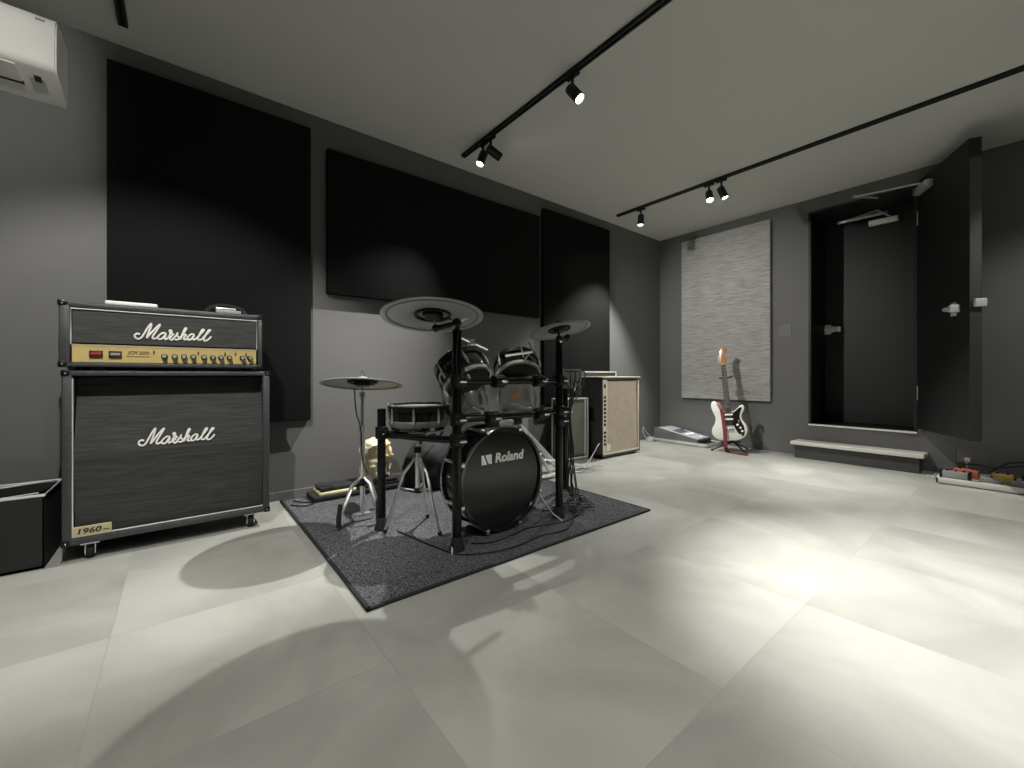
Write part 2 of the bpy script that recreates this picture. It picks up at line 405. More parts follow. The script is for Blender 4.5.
# door side track
spot(3.78, 2.55, (3.45, 2.45, 0), 'black spotlight pointing straight down near the far corner', 190, 86, .5)
spot(3.78, 1.83, (2.5, 1.0, 0), 'left spotlight of the close pair on the track near the door', 15, 84, .8)
spot(3.78, 1.72, (3.92, .72, 0), 'right spotlight of the close pair on the track near the door', 270, 56, 1.0)
spot(3.78, -.30, (3.35, 2.6, .35), 'black spotlight on the door track aimed at the amplifiers in the corner', 190, 44, .8)
spot(3.78, -.60, (4.7, -.1, .4), 'added unseen spotlight on the door track brightening the pedalboard and door wall', 32, 90, .8)  # unseen lamp, added to brighten the door wall and pedalboard
# track by the amplifier
spot(-.225, 1.25, (-.05, 2.70, .50), 'black spotlight on the left track aimed down at the amplifier stack', 118, 74, .5)
spot(-.225, .20, (-.95, 2.8, 2.2), 'black spotlight on the left track aimed at the air conditioner', 95, 40, 1.0)
spot(-.225, .60, (.0, .85, 0), 'black spotlight on the left track above the floor before the amplifier', 72, 94, .9)

# ------------------------------------------------------------------ amplifier stack
# script lettering traced as pen strokes: (pixel u, v) on its panel -> metres, centred
STROKES = [
 [(140,240),(112,232),(82,255),(88,280),(122,292),(158,272),(190,225),(232,150),(272,100),(262,150),(238,215),(218,272)],
 [(218,272),(262,220),(318,150),(372,98),(345,150),(305,215),(285,255),(300,272),(338,252)],
 [(440,195),(405,192),(362,222),(345,255),(368,270),(402,250),(440,198),(425,240),(432,262),(462,245)],
 [(462,245),(488,190),(478,160),(490,148),(502,165),(492,185),(520,192),(492,232),(482,255),(505,262),(530,235)],
 [(530,235),(556,200),(570,172),(564,200),(588,228),(572,250),(538,250)],
 [(572,250),(612,210),(650,150),(672,112),(655,112),(630,170),(598,245)],
 [(604,228),(635,190),(662,180),(655,205),(640,232),(665,238),(695,215)],
 [(760,168),(728,168),(692,198),(682,225),(702,238),(732,218),(762,170),(746,208),(752,228),(782,215)],
 [(782,215),(820,170),(862,118),(870,100),(852,102),(825,150),(802,205),(815,226),(845,212)],
 [(845,212),(885,165),(930,115),(945,98),(925,100),(895,150),(868,205),(880,226),(912,212),(945,180),(950,165)]]
def px_y(u, v, Y):
    """pixel position on the traced photograph patch -> x, z on the plane of the amp front"""
    A = math.radians(51.3); r = (u-512)/414; dx = math.cos(A)+r*math.sin(A); dy = math.sin(A)-r*math.cos(A)
    t = Y/dy; return dx*t, .816+(375-v)/414*t
def script_logo(cx, cz, y, scale=1.0):
    mb = MB(); pts_all = [[px_y(130+a/11.38, 418+b_/11.38, 2.58) for a, b_ in st_] for st_ in STROKES]
    xs = [p[0] for s_ in pts_all for p in s_]; zs = [p[1] for s_ in pts_all for p in s_]
    ox = (min(xs)+max(xs))/2; oz = (min(zs)+max(zs))/2
    for s_ in pts_all:
        P = spline([(cx+(a-ox)*scale, y, cz+(c-oz)*scale) for a, c in s_], 5)
        mb.tube(P, .0041*scale, 8, flat=.8, up=(0,1,0))
    return mb
CX0, CX1, CYF, CYB = -.398, .380, 2.587, 2.95
cab = thing('speaker_cabinet', 'large black speaker cabinet on casters with white script lettering on the grille', 'speaker cabinet', (-.01, 2.77, 0))
t_ = .032
m = MB()
m.box(CX0, CX0+t_, CYF, CYB, .075, .835, .007).box(CX1-t_, CX1, CYF, CYB, .075, .835, .007)
m.box(CX0+.002, CX1-.002, CYF, CYB, .812, .835, .007).box(CX0+.002, CX1-.002, CYF, CYB, .075, .105, .007)
m.box(CX0+.01, CX1-.01, CYB-.02, CYB-.004, .08, .83)
part('cabinet_body', m, 'tolex', cab)
gx0, gx1 = CX0+.036, CX1-.032
g = MB().prism([(gx0, CYF+.040, .110), (gx0, CYF+.006, .462), (gx0, CYF+.105, .805), (gx0, CYF+.125, .805), (gx0, CYF+.125, .115)], (gx1-gx0, 0, 0))
part('grille', g, 'grille', cab, smooth=False)
pp = MB()
for x in (gx0-.004, gx1+.004):
    pp.tube([(x, CYF+.008, .110), (x, CYF+.008, .800)], .0035, 8)
pp.tube([(gx0, CYF+.008, .110), (gx1, CYF+.008, .110)], .0035, 8)
part('piping', pp, 'piping', cab)
lg = script_logo(-.008, .523, CYF+.001)
for v in lg.v:                                     # follow the sloping upper half of the grille
    if v.z > .462: v.y += (v.z-.462)*.2886
part('script_lettering', lg, 'logo', cab)
bd = part('model_badge', MB().box(gx0-.002, gx0+.120, CYF+.004, CYF+.014, .107, .152, .002), 'goldb', cab, smooth=False)
part('badge_text', MB().text('1960', .040, Matrix.Translation((gx0+.046, CYF+.0035, .130)) @ Matrix.Rotation(PI/2, 4, 'X') @ Matrix.Diagonal((1,.8,1,1)), .0006, .15, .001)
     .box(gx0+.092, gx0+.112, CYF+.003, CYF+.005, .124, .128), 'dark', bd, smooth=False)
def corners(x0, x1, z0, z1, par):
    for x in (x0, x1):
        for z in (z0, z1):
            sx = 1 if x == x0 else -1; sz = 1 if z == z0 else -1
            mb = MB().box(x-.003*sx, x+.026*sx, CYF-.003, CYF+.026, z-.003*sz, z+.026*sz, .006)
            pr = part('corner_protector', mb, 'black', par)
            part('rivet', MB().ball((x+.012*sx, CYF-.003, z+.012*sz), .0035, seg=8), 'chrome', pr)
corners(CX0, CX1, .075, .835, cab)
part('handle_plate', MB().box(CX1-.001, CX1+.004, 2.69, 2.85, .40, .52, .004), 'black', cab)
for x in (CX0+.085, CX1-.085):
    for y in (CYF+.045, CYB-.06):
        cs = part('caster', MB().lathe((x-.012, y, .032), (1,0,0), [(.028,0),(.031,.003),(.031,.021),(.028,.024)], 20), 'rubber', cab)
        part('caster_fork', MB().box(x-.018, x-.013, y-.02, y+.02, .02, .07, .002).box(x+.013, x+.018, y-.02, y+.02, .02, .07, .002).box(x-.03, x+.03, y-.03, y+.03, .068, .075), 'chrome', cs, label='chrome caster fork')

HX0, HX1, HZ0, HZ1, HYB = -.407, .345, .852, 1.137, 2.82
hd = thing('amplifier_head', 'black amplifier head with gold control panel on top of the speaker cabinet', 'amplifier', (-.03, 2.7, .835))
m = MB()
m.box(HX0, HX0+.036, CYF, HYB, HZ0, HZ1, .008).box(HX1-.02, HX1, CYF, HYB, HZ0, HZ1, .008)
m.box(HX0+.002, HX1-.002, CYF, HYB, HZ1-.026, HZ1, .008).box(HX0+.002, HX1-.002, CYF, HYB, HZ0, HZ0+.020, .006)
m.box(HX0+.01, HX1-.01, HYB-.02, HYB-.004, HZ0+.004, HZ1-.004)
part('head_body', m, 'tolex', hd)
hx0, hx1 = HX0+.040, HX1-.027
part('front_panel', MB().box(hx0, hx1, CYF+.012, CYF+.04, .958, 1.105, .002), 'grille', hd, smooth=False)
cp = part('control_panel', MB().box(hx0, hx1, CYF+.006, CYF+.04, .873, .948, .001), 'gold', hd, smooth=False)
part('panel_edge', MB().box(hx0, hx1, CYF+.004, CYF+.012, .944, .951), 'goldb', cp, smooth=False)
hpip = MB().tube([(hx0-.003, CYF+.008, .952), (hx0-.003, CYF+.008, 1.106), (hx1+.003, CYF+.008, 1.106), (hx1+.003, CYF+.008, .952)], .003, 8)
part('piping', hpip, 'piping', hd)
part('script_lettering', script_logo(-.022, 1.022, CYF+.010), 'logo', hd)
for i, mm_ in enumerate(('red', 'dark')):
    x = hx0+.075+i*.062
    s_ = part('power_switch', MB().box(x-.022, x+.022, CYF-.002, CYF+.008, .893, .925, .003), 'dark', cp)
    part('switch_lens', MB().box(x-.016, x+.016, CYF-.005, CYF-.001, .905, .915, .001), 'red' if i == 0 else 'offw', s_, smooth=False)
part('panel_text', MB().text('JCM 2000', .022, Matrix.Translation((hx0+.215, CYF+.0045, .918)) @ Matrix.Rotation(PI/2, 4, 'X') @ Matrix.Diagonal((.82,1,1,1)), .0004, .25)
     .box(hx0+.175, hx0+.255, CYF+.0045, CYF+.006, .900, .902), 'dark', cp, smooth=False)
k0 = None
for x in (.342, .382, .420, .457, .502, .540, .576, .613, .673, .708):
    xx = hx0+.055+(x-.055)*.95-.02
    kb = part('knob', MB().lathe((xx, CYF+.006, .905), (0,-1,0), [(.0125,0),(.0125,.008),(.010,.009),(.009,.026),(.0085,.027)], 16), 'black', cp)
    part('knob_cap', MB().lathe((xx, CYF-.021, .905), (0,-1,0), [(.0082,0),(.0080,.0014)], 14), 'steel', kb)
for x in (.302, .478, .594, .642, .69):
    xx = hx0+.055+(x-.055)*.95-.02
    part('indicator', MB().box(xx-.003, xx+.003, CYF+.002, CYF+.008, .915, .932, .001), 'dark', cp, smooth=False)
part('jack', MB().lathe((hx1-.035, CYF+.006, .908), (0,-1,0), [(.009,0),(.009,.005),(.004,.005)], 14), 'black', cp)
t2 = hd
for x in (HX0, HX1):
    for z in (HZ0, HZ1):
        sx = 1 if x == HX0 else -1; sz = 1 if z == HZ0 else -1
        pr = part('corner_protector', MB().box(x-.003*sx, x+.024*sx, CYF-.003, CYF+.024, z-.003*sz, z+.024*sz, .006), 'black', hd)
        part('rivet', MB().ball((x+.012*sx, CYF-.003, z+.012*sz), .003, seg=8), 'chrome', pr)
for x in (HX0+.06, HX1-.06):
    part('foot', MB().cyl((x, CYF+.05, .8351), (x, CYF+.05, .8525), .016), 'rubber', hd)
    part('foot', MB().cyl((x, HYB-.05, .8351), (x, HYB-.05, .8525), .016), 'rubber', hd)
part('handle', MB().tube(spline([(-.12,2.71,HZ1+.001),(-.10,2.71,HZ1+.008),(.0,2.71,HZ1+.010),(.04,2.71,HZ1+.008),(.06,2.71,HZ1+.001)]), .009, 8, flat=.5, up=(0,0,1)), 'black', hd)
o = part('white_remote_case', MB().box(-.267, -.085, 2.61, 2.67, HZ1+.0005, HZ1+.0185, .006), 'white', loc=(-.18, 2.64, HZ1))
o.name = 'flat_white_case'; tag(o, 'flat white plastic case lying on the left of the amplifier head', 'case')
tn = thing('clip_tuner_box', 'small grey box with clear top on the right of the amplifier head', 'box', (.19, 2.68, HZ1))
part('box_body', MB().box(.145, .255, 2.65, 2.72, HZ1+.0005, HZ1+.022, .004), 'offw', tn)
part('box_lid', MB().box(.142, .235, 2.66, 2.70, HZ1+.022, HZ1+.036, .008), 'alu', tn)
co = MB()
for k in range(3):
    co.tube([(.195+(.085+.004*k)*math.cos(a), 2.735+.012*k*0+.03*math.sin(a)*.3, HZ1+.004+.052*abs(math.sin(a))+.004*k) for a in [PI*i/24 for i in range(25)]], .0032, 8)
o = part('coiled_cable', co, 'cable', loc=(.195, 2.735, HZ1)); tag(o, 'looped dark cable standing over the small box on the amplifier head', 'cable')

# ------------------------------------------------------------------ wire-rimmed bin at the far left
bn = thing('storage_bin', 'black fabric storage bin with a shiny wire rim left of the speaker cabinet', 'bin', (-.62, 2.75, 0))
bx0, bx1, by0, by1, bz = -.86, -.448, 2.60, 2.93, .305
m = MB()
m.box(bx0, bx1, by0, by0+.008, 0.001, bz, .002).box(bx0, bx1, by1-.008, by1, 0.001, bz, .002).box(bx0, bx0+.008, by0, by1, 0.001, bz, .002).box(bx1-.008, bx1, by0, by1, 0.001, bz, .002).box(bx0, bx1, by0, by1, .001, .012)
part('bin_body', m, 'matte', bn, smooth=False)
part('wire_rim', MB().tube([(bx0,by0,bz+.004),(bx1,by0,bz+.004),(bx1,by1,bz+.004),(bx0,by1,bz+.004)], .006, 8, closed=True), 'latch', bn, label='shiny metal rim')
part('wire_handle', MB().tube([(bx1-.01,by1-.03,bz+.012),(bx0+.05,by0+.14,bz+.012),(bx0+.02,by0+.10,bz+.012)], .004, 8).tube([(bx1-.02,by0+.02,bz+.012),(bx0,by0+.03,bz-.012)], .003, 8), 'latch', bn)

# ------------------------------------------------------------------ rug
rg = thing('rug', 'square dark grey speckled rug under the drum kit', 'rug', (1.35, 2.21, 0))
part('pile', MB().box(.515, 2.19, 1.435, 3.0, .0005, .010, .002), 'rug', rg, smooth=False)
part('edge_binding', MB().box(.50, 2.205, 1.42, 1.436, .0005, .011, .003).box(.50, 2.205, 2.999, 3.015, .0005, .011, .003)
     .box(.50, .516, 1.42, 3.015, .0005, .011, .003).box(2.189, 2.205, 1.42, 3.015, .0005, .011, .003), 'rubber', rg)
RZ = .0115

# ------------------------------------------------------------------ drum rack
A_, B_, C_, D_ = V(.822,2.118,0), V(.995,1.648,0), V(1.678,1.668,0), V(2.12,2.05,0)
rk = thing('drum_rack', 'black tubular drum rack standing on the rug around the drums', 'drum rack', (1.35, 1.8, RZ))
def post(p, top, r=.0215):
    o = part('post', MB().cyl((p.x,p.y,RZ+.03), (p.x,p.y,top), r, seg=20).lathe((p.x,p.y,top), (0,0,1), [(r+.001,-.012),(r+.001,.002),(r-.004,.005)], 20), 'rackm', rk)
    part('rubber_foot', MB().lathe((p.x,p.y,RZ), (0,0,1), [(.036,0),(.035,.012),(.027,.035),(.025,.055),(.022,.06)], 20), 'rubber', o)
    return o
post(A_, .635); post(B_, 1.02); post(C_, 1.0); post(D_, .80)
def bar(p, q, z, bow, r=.017):
    mid = (p+q)/2; n = V((q-p).y, -(q-p).x, 0).normalized()
    if n.y > 0: n = -n
    pts = [p.lerp(q, t)+n*bow*math.sin(PI*t)+V(0,0,z) for t in [i/12 for i in range(13)]]
    part('crossbar', MB().tube(pts, r, 14), 'rackm', rk)
bar(B_, C_, .785, .03); bar(B_, C_, .612, .045); bar(A_, B_, .515, .03); bar(C_, D_, .785, .02); bar(C_, D_, .56, .02)
def clamp(p, z, ax=(0,0,1)):
    p = V(p.x, p.y, z); 
    o = part('clamp', MB().lathe(p, ax, [(.028,-.032),(.032,-.028),(.032,.028),(.028,.032)], 18).box(p.x-.03, p.x+.03, p.y-.036, p.y-.020, z-.020, z+.020, .005), 'black', rk)
    part('wing_bolt', MB().cyl(p+V(0,-.035,0), p+V(0,-.055,0), .006, seg=10).box(p.x-.018, p.x+.018, p.y-.061, p.y-.054, z-.005, z+.005, .003), 'chrome', o)
for p, z in ((A_,.515),(B_,.785),(B_,.612),(B_,.515),(C_,.785),(C_,.612),(C_,.56),(D_,.785),(D_,.56)): clamp(p, z)
for t, z in ((.32,.785),(.72,.785),(.25,.612),(.72,.612)):
    q = B_.lerp(C_, t)+V(.001,-.03 if z > .7 else -.04,0); clamp(q, z, (1,0,0))

# ------------------------------------------------------------------ drums
def drum(name, label, c, axis, R, depth, shell, headm, lugs=6, bottom=None, rimm='black', phase=.3):
    c = Vector(c); ax = Vector(axis).normalized()
    t = thing(name, label, 'drum', c, None)
    part('shell', MB().lathe(c, ax, [(R*.97,-depth/2),(R,-depth/2+.006),(R,depth/2-.006),(R*.97,depth/2)], 40), shell, t)
    part('playing_head', MB().lathe(c, ax, [(R*.99, depth/2+.001),(R*.98, depth/2+.008),(.5*R,depth/2+.010),(0,depth/2+.010)], 40), headm, t)
    part('bottom_head', MB().lathe(c, ax, [(0,-depth/2-.004),(R*.93,-depth/2-.004),(R*.95,-depth/2+.001)], 40), bottom or 'matte', t)
    part('top_hoop', MB().lathe(c, ax, [(R*1.0,depth/2-.014),(R*1.055,depth/2-.014),(R*1.055,depth/2+.016),(R*1.02,depth/2+.020),(R*.985,depth/2+.016),(R*1.0,depth/2-.014)], 40, close=False), rimm, t)
    part('bottom_hoop', MB().lathe(c, ax, [(R*.95,-depth/2-.010),(R*1.04,-depth/2-.008),(R*1.04,-depth/2+.010),(R*1.0,-depth/2+.010),(R*.95,-depth/2-.010)], 40, close=False), 'chrome' if bottom else rimm, t)
    tt = ax.orthogonal().normalized(); uu = ax.cross(tt)
    for i in range(lugs):
        a = 2*PI*(i+phase)/lugs; d = tt*math.cos(a)+uu*math.sin(a)
        lg_ = part('lug', MB().tube([c+d*(R+.009)-ax*depth*.30, c+d*(R+.011), c+d*(R+.009)+ax*depth*.30], [.004,.009,.004], 10).cyl(c+d*(R+.011), c+d*(R+.011)+ax*(depth/2+.01), .003, seg=8), 'chrome', t)
    return t
# kick
KC = V(1.300, 1.785, .012+.270)
kk = thing('kick_drum', 'large black bass drum with white lettering on its front head', 'drum', (1.300, 1.785, RZ))
R = .256
part('shell', MB().lathe(KC, (0,-1,0), [(R*.98,-.08),(R,-.075),(R,.075),(R*.98,.08)], 64), 'gloss', kk)
part('front_hoop', MB().lathe(KC, (0,-1,0), [(R*.965,.065),(R*1.045,.065),(R*1.05,.09),(R*1.03,.102),(R*.975,.102),(R*.955,.092),(R*.965,.065)], 64, close=False), 'gloss', kk)
part('rear_hoop', MB().lathe(KC, (0,-1,0), [(R*.965,-.065),(R*1.045,-.065),(R*1.05,-.095),(R*1.03,-.102),(R*.975,-.102),(R*.955,-.092),(R*.965,-.065)], 64, close=False), 'gloss', kk)
part('hoop_ring', MB().lathe(KC, (0,-1,0), [(R*1.051,-.074),(R*1.058,-.080),(R*1.051,-.086)], 64, close=False).lathe(KC, (0,-1,0), [(R*1.01,.05),(R*1.02,.058),(R*1.01,.064)], 64, close=False), 'chrome', kk, label='thin chrome ring')
fh = part('front_head', MB().lathe(KC, (0,-1,0), [(R*.97,.088),(R*.9,.090),(0,.091)], 64), 'head', kk)
part('rear_head', MB().lathe(KC, (0,-1,0), [(0,-.09),(R*.97,-.088)], 64), 'mesh', kk)
LZ = .392; LY = KC.y-.0925
tm = Matrix.Translation((1.338, LY, LZ)) @ Matrix.Rotation(PI/2, 4, 'X')
lt = MB().text('Roland', .066, tm, .0008, .12, .0022)
mk = MB()
x0 = 1.163
mk.prism([(x0,LY-.0008,LZ-.024),(x0+.034,LY-.0008,LZ-.024),(x0+.012,LY-.0008,LZ+.024),(x0,LY-.0008,LZ+.024)], (0,.0014,0))
mk.prism([(x0+.022,LY-.0008,LZ+.024),(x0+.062,LY-.0008,LZ+.024),(x0+.062,LY-.0008,LZ-.024),(x0+.042,LY-.0008,LZ-.022)], (0,.0014,0))
part('lettering', lt, 'logo', fh, smooth=False); part('emblem', mk, 'logo', fh, smooth=False)
for i in range(8):
    a = 2*PI*(i+.5)/8; d = V(math.cos(a), 0, math.sin(a))
    p0 = KC+d*(R+.014)
    part('lug', MB().tube([p0+V(0,.07,0), p0+V(0,.05,0), p0+V(0,-.05,0), p0+V(0,-.07,0)], [.004,.009,.009,.004], 10).cyl(p0+V(0,-.07,0), p0+V(0,-.098,0), .004, seg=8).box(p0.x-.008,p0.x+.008,p0.y-.106,p0.y-.092,p0.z-.012,p0.z+.012,.003), 'chrome', kk)
for sx in (-1, 1):
    p = KC+V(sx*.25, -.02, -.08)
    part('spur', MB().tube([p, p+V(sx*.07,-.10,-.155), p+V(sx*.10,-.15,-.196)], .006, 8), 'chrome', kk)

# rack toms, tilted towards the drummer
def tom(label, c, axis, R, dep, shell, headm, **k): return drum('tom_drum', label, c, axis, R, dep, shell, headm, **k)
t1 = tom('black rack tom tilted away beside the left rack post', (1.125, 1.80, .825), (-.10,.62,.78), .125, .11, 'gloss', 'mesh', bottom='matte', lugs=6)
t2 = tom('black rack tom tilted away above the middle of the upper bar', (1.56, 1.90, .842), (.30,.60,.74), .130, .10, 'gloss', 'mesh', bottom='matte', lugs=6)
t3 = tom('small chrome grey tom hanging between the two rack bars on the left', (1.215, 1.93, .675), (0,.18,.98), .108, .13, 'shellg', 'mesh', bottom='matte', lugs=8)
t4 = tom('large grey tom with an orange sticker between the two rack bars', (1.56, 1.98, .675), (.10,.14,.97), .155, .18, 'shellg', 'mesh', bottom='matte', lugs=6, phase=.78)
# orange sticker on shell of t4
an = math.atan2(-1, -.45); sc = V(1.56+.157*math.cos(an), 1.98+.157*math.sin(an), .70)
nn = V(math.cos(an), math.sin(an), 0); tg = V(-nn.y, nn.x, 0)
part('sticker', MB().prism([sc-tg*.022+V(0,0,-.024)+nn*.004, sc+tg*.022+V(0,0,-.010)+nn*.004, sc+tg*.022+V(0,0,.020)+nn*.006, sc-tg*.022+V(0,0,.008)+nn*.006], -nn*.004), 'orange', t4, smooth=False, label='orange sticker')
for t, p in ((t1, (1.125,1.80,.77)), (t2, (1.56,1.90,.78)), (t3, (1.20,1.83,.66)), (t4, (1.53,1.83,.65))):
    z = .785 if t in (t1, t2) else .612
    p = Vector(p)
    part('mount_arm', MB().tube([p+V(-.06,.02,0), p+V(-.06,-.06,.005), V(p.x-.06, 1.66, z+.03), V(p.x-.06, 1.635, z)], .0065, 8), 'chrome', t)
# sensor box bars on the tom tops
part('rim_arm', MB().tube([(1.316,1.70,.915),(1.487,1.69,.941)], .007, 8).tube([(1.479,1.698,.995),(1.502,1.69,.935)], .006, 8).tube([(1.487,1.69,.941),(1.53,1.80,.900)], .006, 8), 'chrome', t2)
for t, c, ax, nm in ((t1, V(1.125,1.80,.825), V(-.10,.62,.78), 1), (t2, V(1.56,1.90,.842), V(.30,.60,.74), 2)):
    ax.normalize(); p = c+ax*.075+V(.02,-.02,.02)
    part('trigger_bar', MB().tube([p+V(-.09,0,.035 if nm == 1 else -.005), p+V(.07,0,-.004 if nm == 1 else .03)], .006, 8, flat=.6), 'alu', t)
# snare on its stand
SC = V(.972, 1.985, .604)
sn = thing('snare_drum', 'black snare pad with chrome hoop on the left of the kit', 'drum', (SC.x, SC.y, .535))
R = .150
part('shell', MB().lathe(SC, (0,0,1), [(R*.86,-.072),(R*.95,-.066),(R*.98,-.03),(R,-.028),(R,.050)], 44), 'gloss', sn)
part('shell_band', MB().lathe(SC, (0,0,1), [(R*.985,-.050),(R*1.02,-.040),(R*1.02,-.022),(R*1.0,-.018)], 44, close=False), 'offwd', sn, label='grey lower band')
part('hoop', MB().lathe(SC, (0,0,1), [(R*1.0,.030),(R*1.06,.030),(R*1.06,.058),(R*1.02,.062),(R*1.0,.058),(R*1.0,.030)], 44, close=False), 'black', sn)
part('hoop_ring', MB().lathe(SC, (0,0,1), [(R*1.062,.056),(R*1.055,.063),(R*1.03,.063)], 44, close=False), 'chrome', sn)
part('playing_head', MB().lathe(SC, (0,0,1), [(R*.99,.050),(R*.5,.053),(0,.053)], 44), 'mesh', sn)
for i in range(8):
    a = 2*PI*(i+.2)/8; d = V(math.cos(a), math.sin(a), 0); p0 = SC+d*(R+.010)
    part('lug', MB().tube([p0+V(0,0,-.03), p0, p0+V(0,0,.045)], [.004,.008,.004], 8).ball(p0+V(0,0,.060), .006, seg=8), 'chrome', sn)
part('indicator_light', MB().ball(SC+V(.138,-.075,-.025), .006, seg=8), 'red', sn, label='small red light')
ss = thing('snare_stand', 'chrome tripod snare stand under the snare pad', 'drum stand', (SC.x, SC.y+.02, RZ))
B0 = V(SC.x, SC.y+.02, 0)
part('tube', MB().cyl(B0+V(0,0,.20), B0+V(0,0,.43), .013).cyl(B0+V(0,0,.40), B0+V(0,0,.50), .009), 'chrome', ss)
part('collar', MB().cyl(B0+V(0,0,.41), B0+V(0,0,.44), .02).cyl(B0+V(0,0,.20), B0+V(0,0,.225), .02).cyl(B0+V(0,0,.49), B0+V(0,0,.508), .022), 'black', ss)
for k in range(3):
    a = math.radians(165+120*k); d = V(math.cos(a), math.sin(a), 0)
    lo = part('leg', MB().tube([B0+V(0,0,.40), B0+d*.07+V(0,0,.31), B0+d*.165+V(0,0,RZ+.015)], .0075, 8, flat=1.4).tube([B0+V(0,0,.21), B0+d*.10+V(0,0,.235)], .006, 8), 'chrome', ss)
    part('rubber_foot', MB().ball(B0+d*.165+V(0,0,RZ+.0125), .0125, seg=10), 'rubber', lo)
    part('basket_arm', MB().tube(spline([B0+V(0,0,.50), B0+d*.08+V(0,0,.492), B0+d*.150+V(0,-.02*0,.50), B0+d*.172+V(0,-.02,.535)]), .006, 8), 'black', ss)
# ------------------------------------------------------------------ cymbals
def cymbal(parent, c, nrm, R, bell=.16, m1='cymbal', m2='cymd', bowh=.022):
    c = Vector(c); n = Vector(nrm).normalized()
    cy = part('cymbal_disc', MB().lathe(c, n, [(.008,bowh+.012),(R*.10,bowh+.010),(R*.2,bowh-.002),(R*.5,bowh*.6),(R*.8,bowh*.25),(R*.97,.002),(R,0),(R,-.004),(R*.97,-.004),(R*.8,bowh*.25-.005),(R*.5,bowh*.6-.006),(R*.2,bowh-.010),(.008,bowh-.004)], 64, close=False), m1, parent)
    part('cymbal_edge_ring', MB().lathe(c, n, [(R*.86,bowh*.17-.006),(R*.87,bowh*.17-.0085),(R*.895,bowh*.14-.0085),(R*.905,bowh*.14-.006)], 64, close=False), m2, cy, label='dark ring near the rim')
    part('cymbal_bell', MB().lathe(c, n, [(.0,-.012),(R*.16,-.012),(R*.20,-.004),(R*.21,bowh*.8-.004)], 32, close=False).lathe(c, n, [(R*.30,bowh*.7-.008),(R*.31,bowh*.7-.016),(R*.36,bowh*.65-.016),(R*.37,bowh*.65-.006)], 36, close=False), 'black', cy, label='black sensor housing under the bell')
    part('wing_nut', MB().cyl(c+n*(bowh+.008), c+n*(bowh+.035), .009, seg=10), 'black', cy)
    return cy
CC = V(.905, 1.712, 1.086); cn = V(.10,.18,1).normalized()
cs = thing('crash_cymbal', 'large grey electronic cymbal tilted on a boom at the left rack post', 'cymbal', (B_.x, B_.y, 1.02))
disc = cymbal(cs, CC, cn, .232)
part('cymbal_lettering', MB().text('Roland', .030, Matrix.Translation(CC+V(.145,-.015,-.012)) @ cn.to_track_quat('Z','Y').to_matrix().to_4x4() @ Matrix.Rotation(PI,4,'X') @ Matrix.Rotation(math.radians(60),4,'Z'), .0008, 0, .0008), 'logo', disc, smooth=False)
part('post_tube', MB().cyl((B_.x,B_.y,1.026), (B_.x,B_.y,1.06), .013), 'black', cs)
part('tilter', MB().ball((B_.x,B_.y,1.055), .022, (1,1,1.1)).ball((CC+V(.01,-.01,-.055)), .018).tube([V(B_.x,B_.y,1.055), CC+V(.01,-.01,-.055)], .012, 10), 'black', cs)
part('wing_bolt', MB().tube([V(B_.x,B_.y,1.05), V(B_.x-.045,B_.y-.05,1.03)], .004, 8).tube([CC+V(.01,-.01,-.055), CC+V(-.045,-.035,-.075)], .004, 8), 'chrome', cs)
part('cymbal_rod', MB().tube([CC+V(.01,-.01,-.055), CC+cn*.05], .005, 8), 'chrome', cs)
part('boom_arm', MB().tube([(B_.x,B_.y,.995),(1.165,1.645,.940)], .007, 8).box(1.06,1.09,1.635,1.665,.955,.985,.004), 'chrome', cs)
part('cymbal_cable', MB().tube(spline([CC+V(.03,-.02,-.01), V(.975,1.66,1.07), V(.985,1.622,1.02), V(.975,1.620,.9), V(.978,1.610,.75)]), .003, 6), 'cable', cs)

RC = V(1.715, 1.700, 1.075); rn = V(-.05,.24,1).normalized()
rd = thing('ride_cymbal', 'smaller grey electronic cymbal tilted above the right rack post', 'cymbal', (C_.x, C_.y, 1.005))
cymbal(rd, RC, rn, .182)
part('post_tube', MB().cyl((C_.x,C_.y,1.006), (C_.x,C_.y,1.03), .013), 'black', rd)
part('tilter', MB().ball((C_.x,C_.y,1.022), .020).tube([V(C_.x,C_.y,1.022), RC+rn*.04], .006, 8), 'black', rd)
part('wing_bolt', MB().tube([V(C_.x,C_.y,1.02), V(C_.x-.03,C_.y-.045,1.0)], .005, 8), 'chrome', rd)
part('counter_arm', MB().tube([V(C_.x,C_.y,1.02), V(C_.x+.09,C_.y+.02,1.035)], .009, 8).ball(V(C_.x+.09,C_.y+.02,1.035), .02), 'black', rd)

HH = V(.790, 2.315, .765)
hh = thing('hi_hat', 'hi-hat cymbal on a chrome pedal stand at the left of the kit', 'hi-hat', (HH.x, HH.y, RZ))
cymbal(hh, HH, (.10,.15,1), .218, bowh=.03)
part('clutch', MB().cyl(HH+V(0,0,.04), HH+V(0,0,.075), .009).cyl(HH-V(0,0,.045), HH-V(0,0,.07), .016), 'chrome', hh)
part('upper_tube', MB().cyl((HH.x,HH.y,.42), (HH.x,HH.y,.70), .009), 'chrome', hh)
part('pull_rod', MB().cyl((HH.x,HH.y,.62), (HH.x,HH.y,.80), .0035, seg=8), 'chrome', hh)
part('lower_tube', MB().cyl((HH.x,HH.y,.045), (HH.x,HH.y,.50), .014), 'chrome', hh)
part('collar', MB().cyl((HH.x,HH.y,.50), (HH.x,HH.y,.535), .020), 'chrome', hh)
part('hub', MB().cyl((HH.x,HH.y,.205), (HH.x,HH.y,.245), .024), 'black', hh)
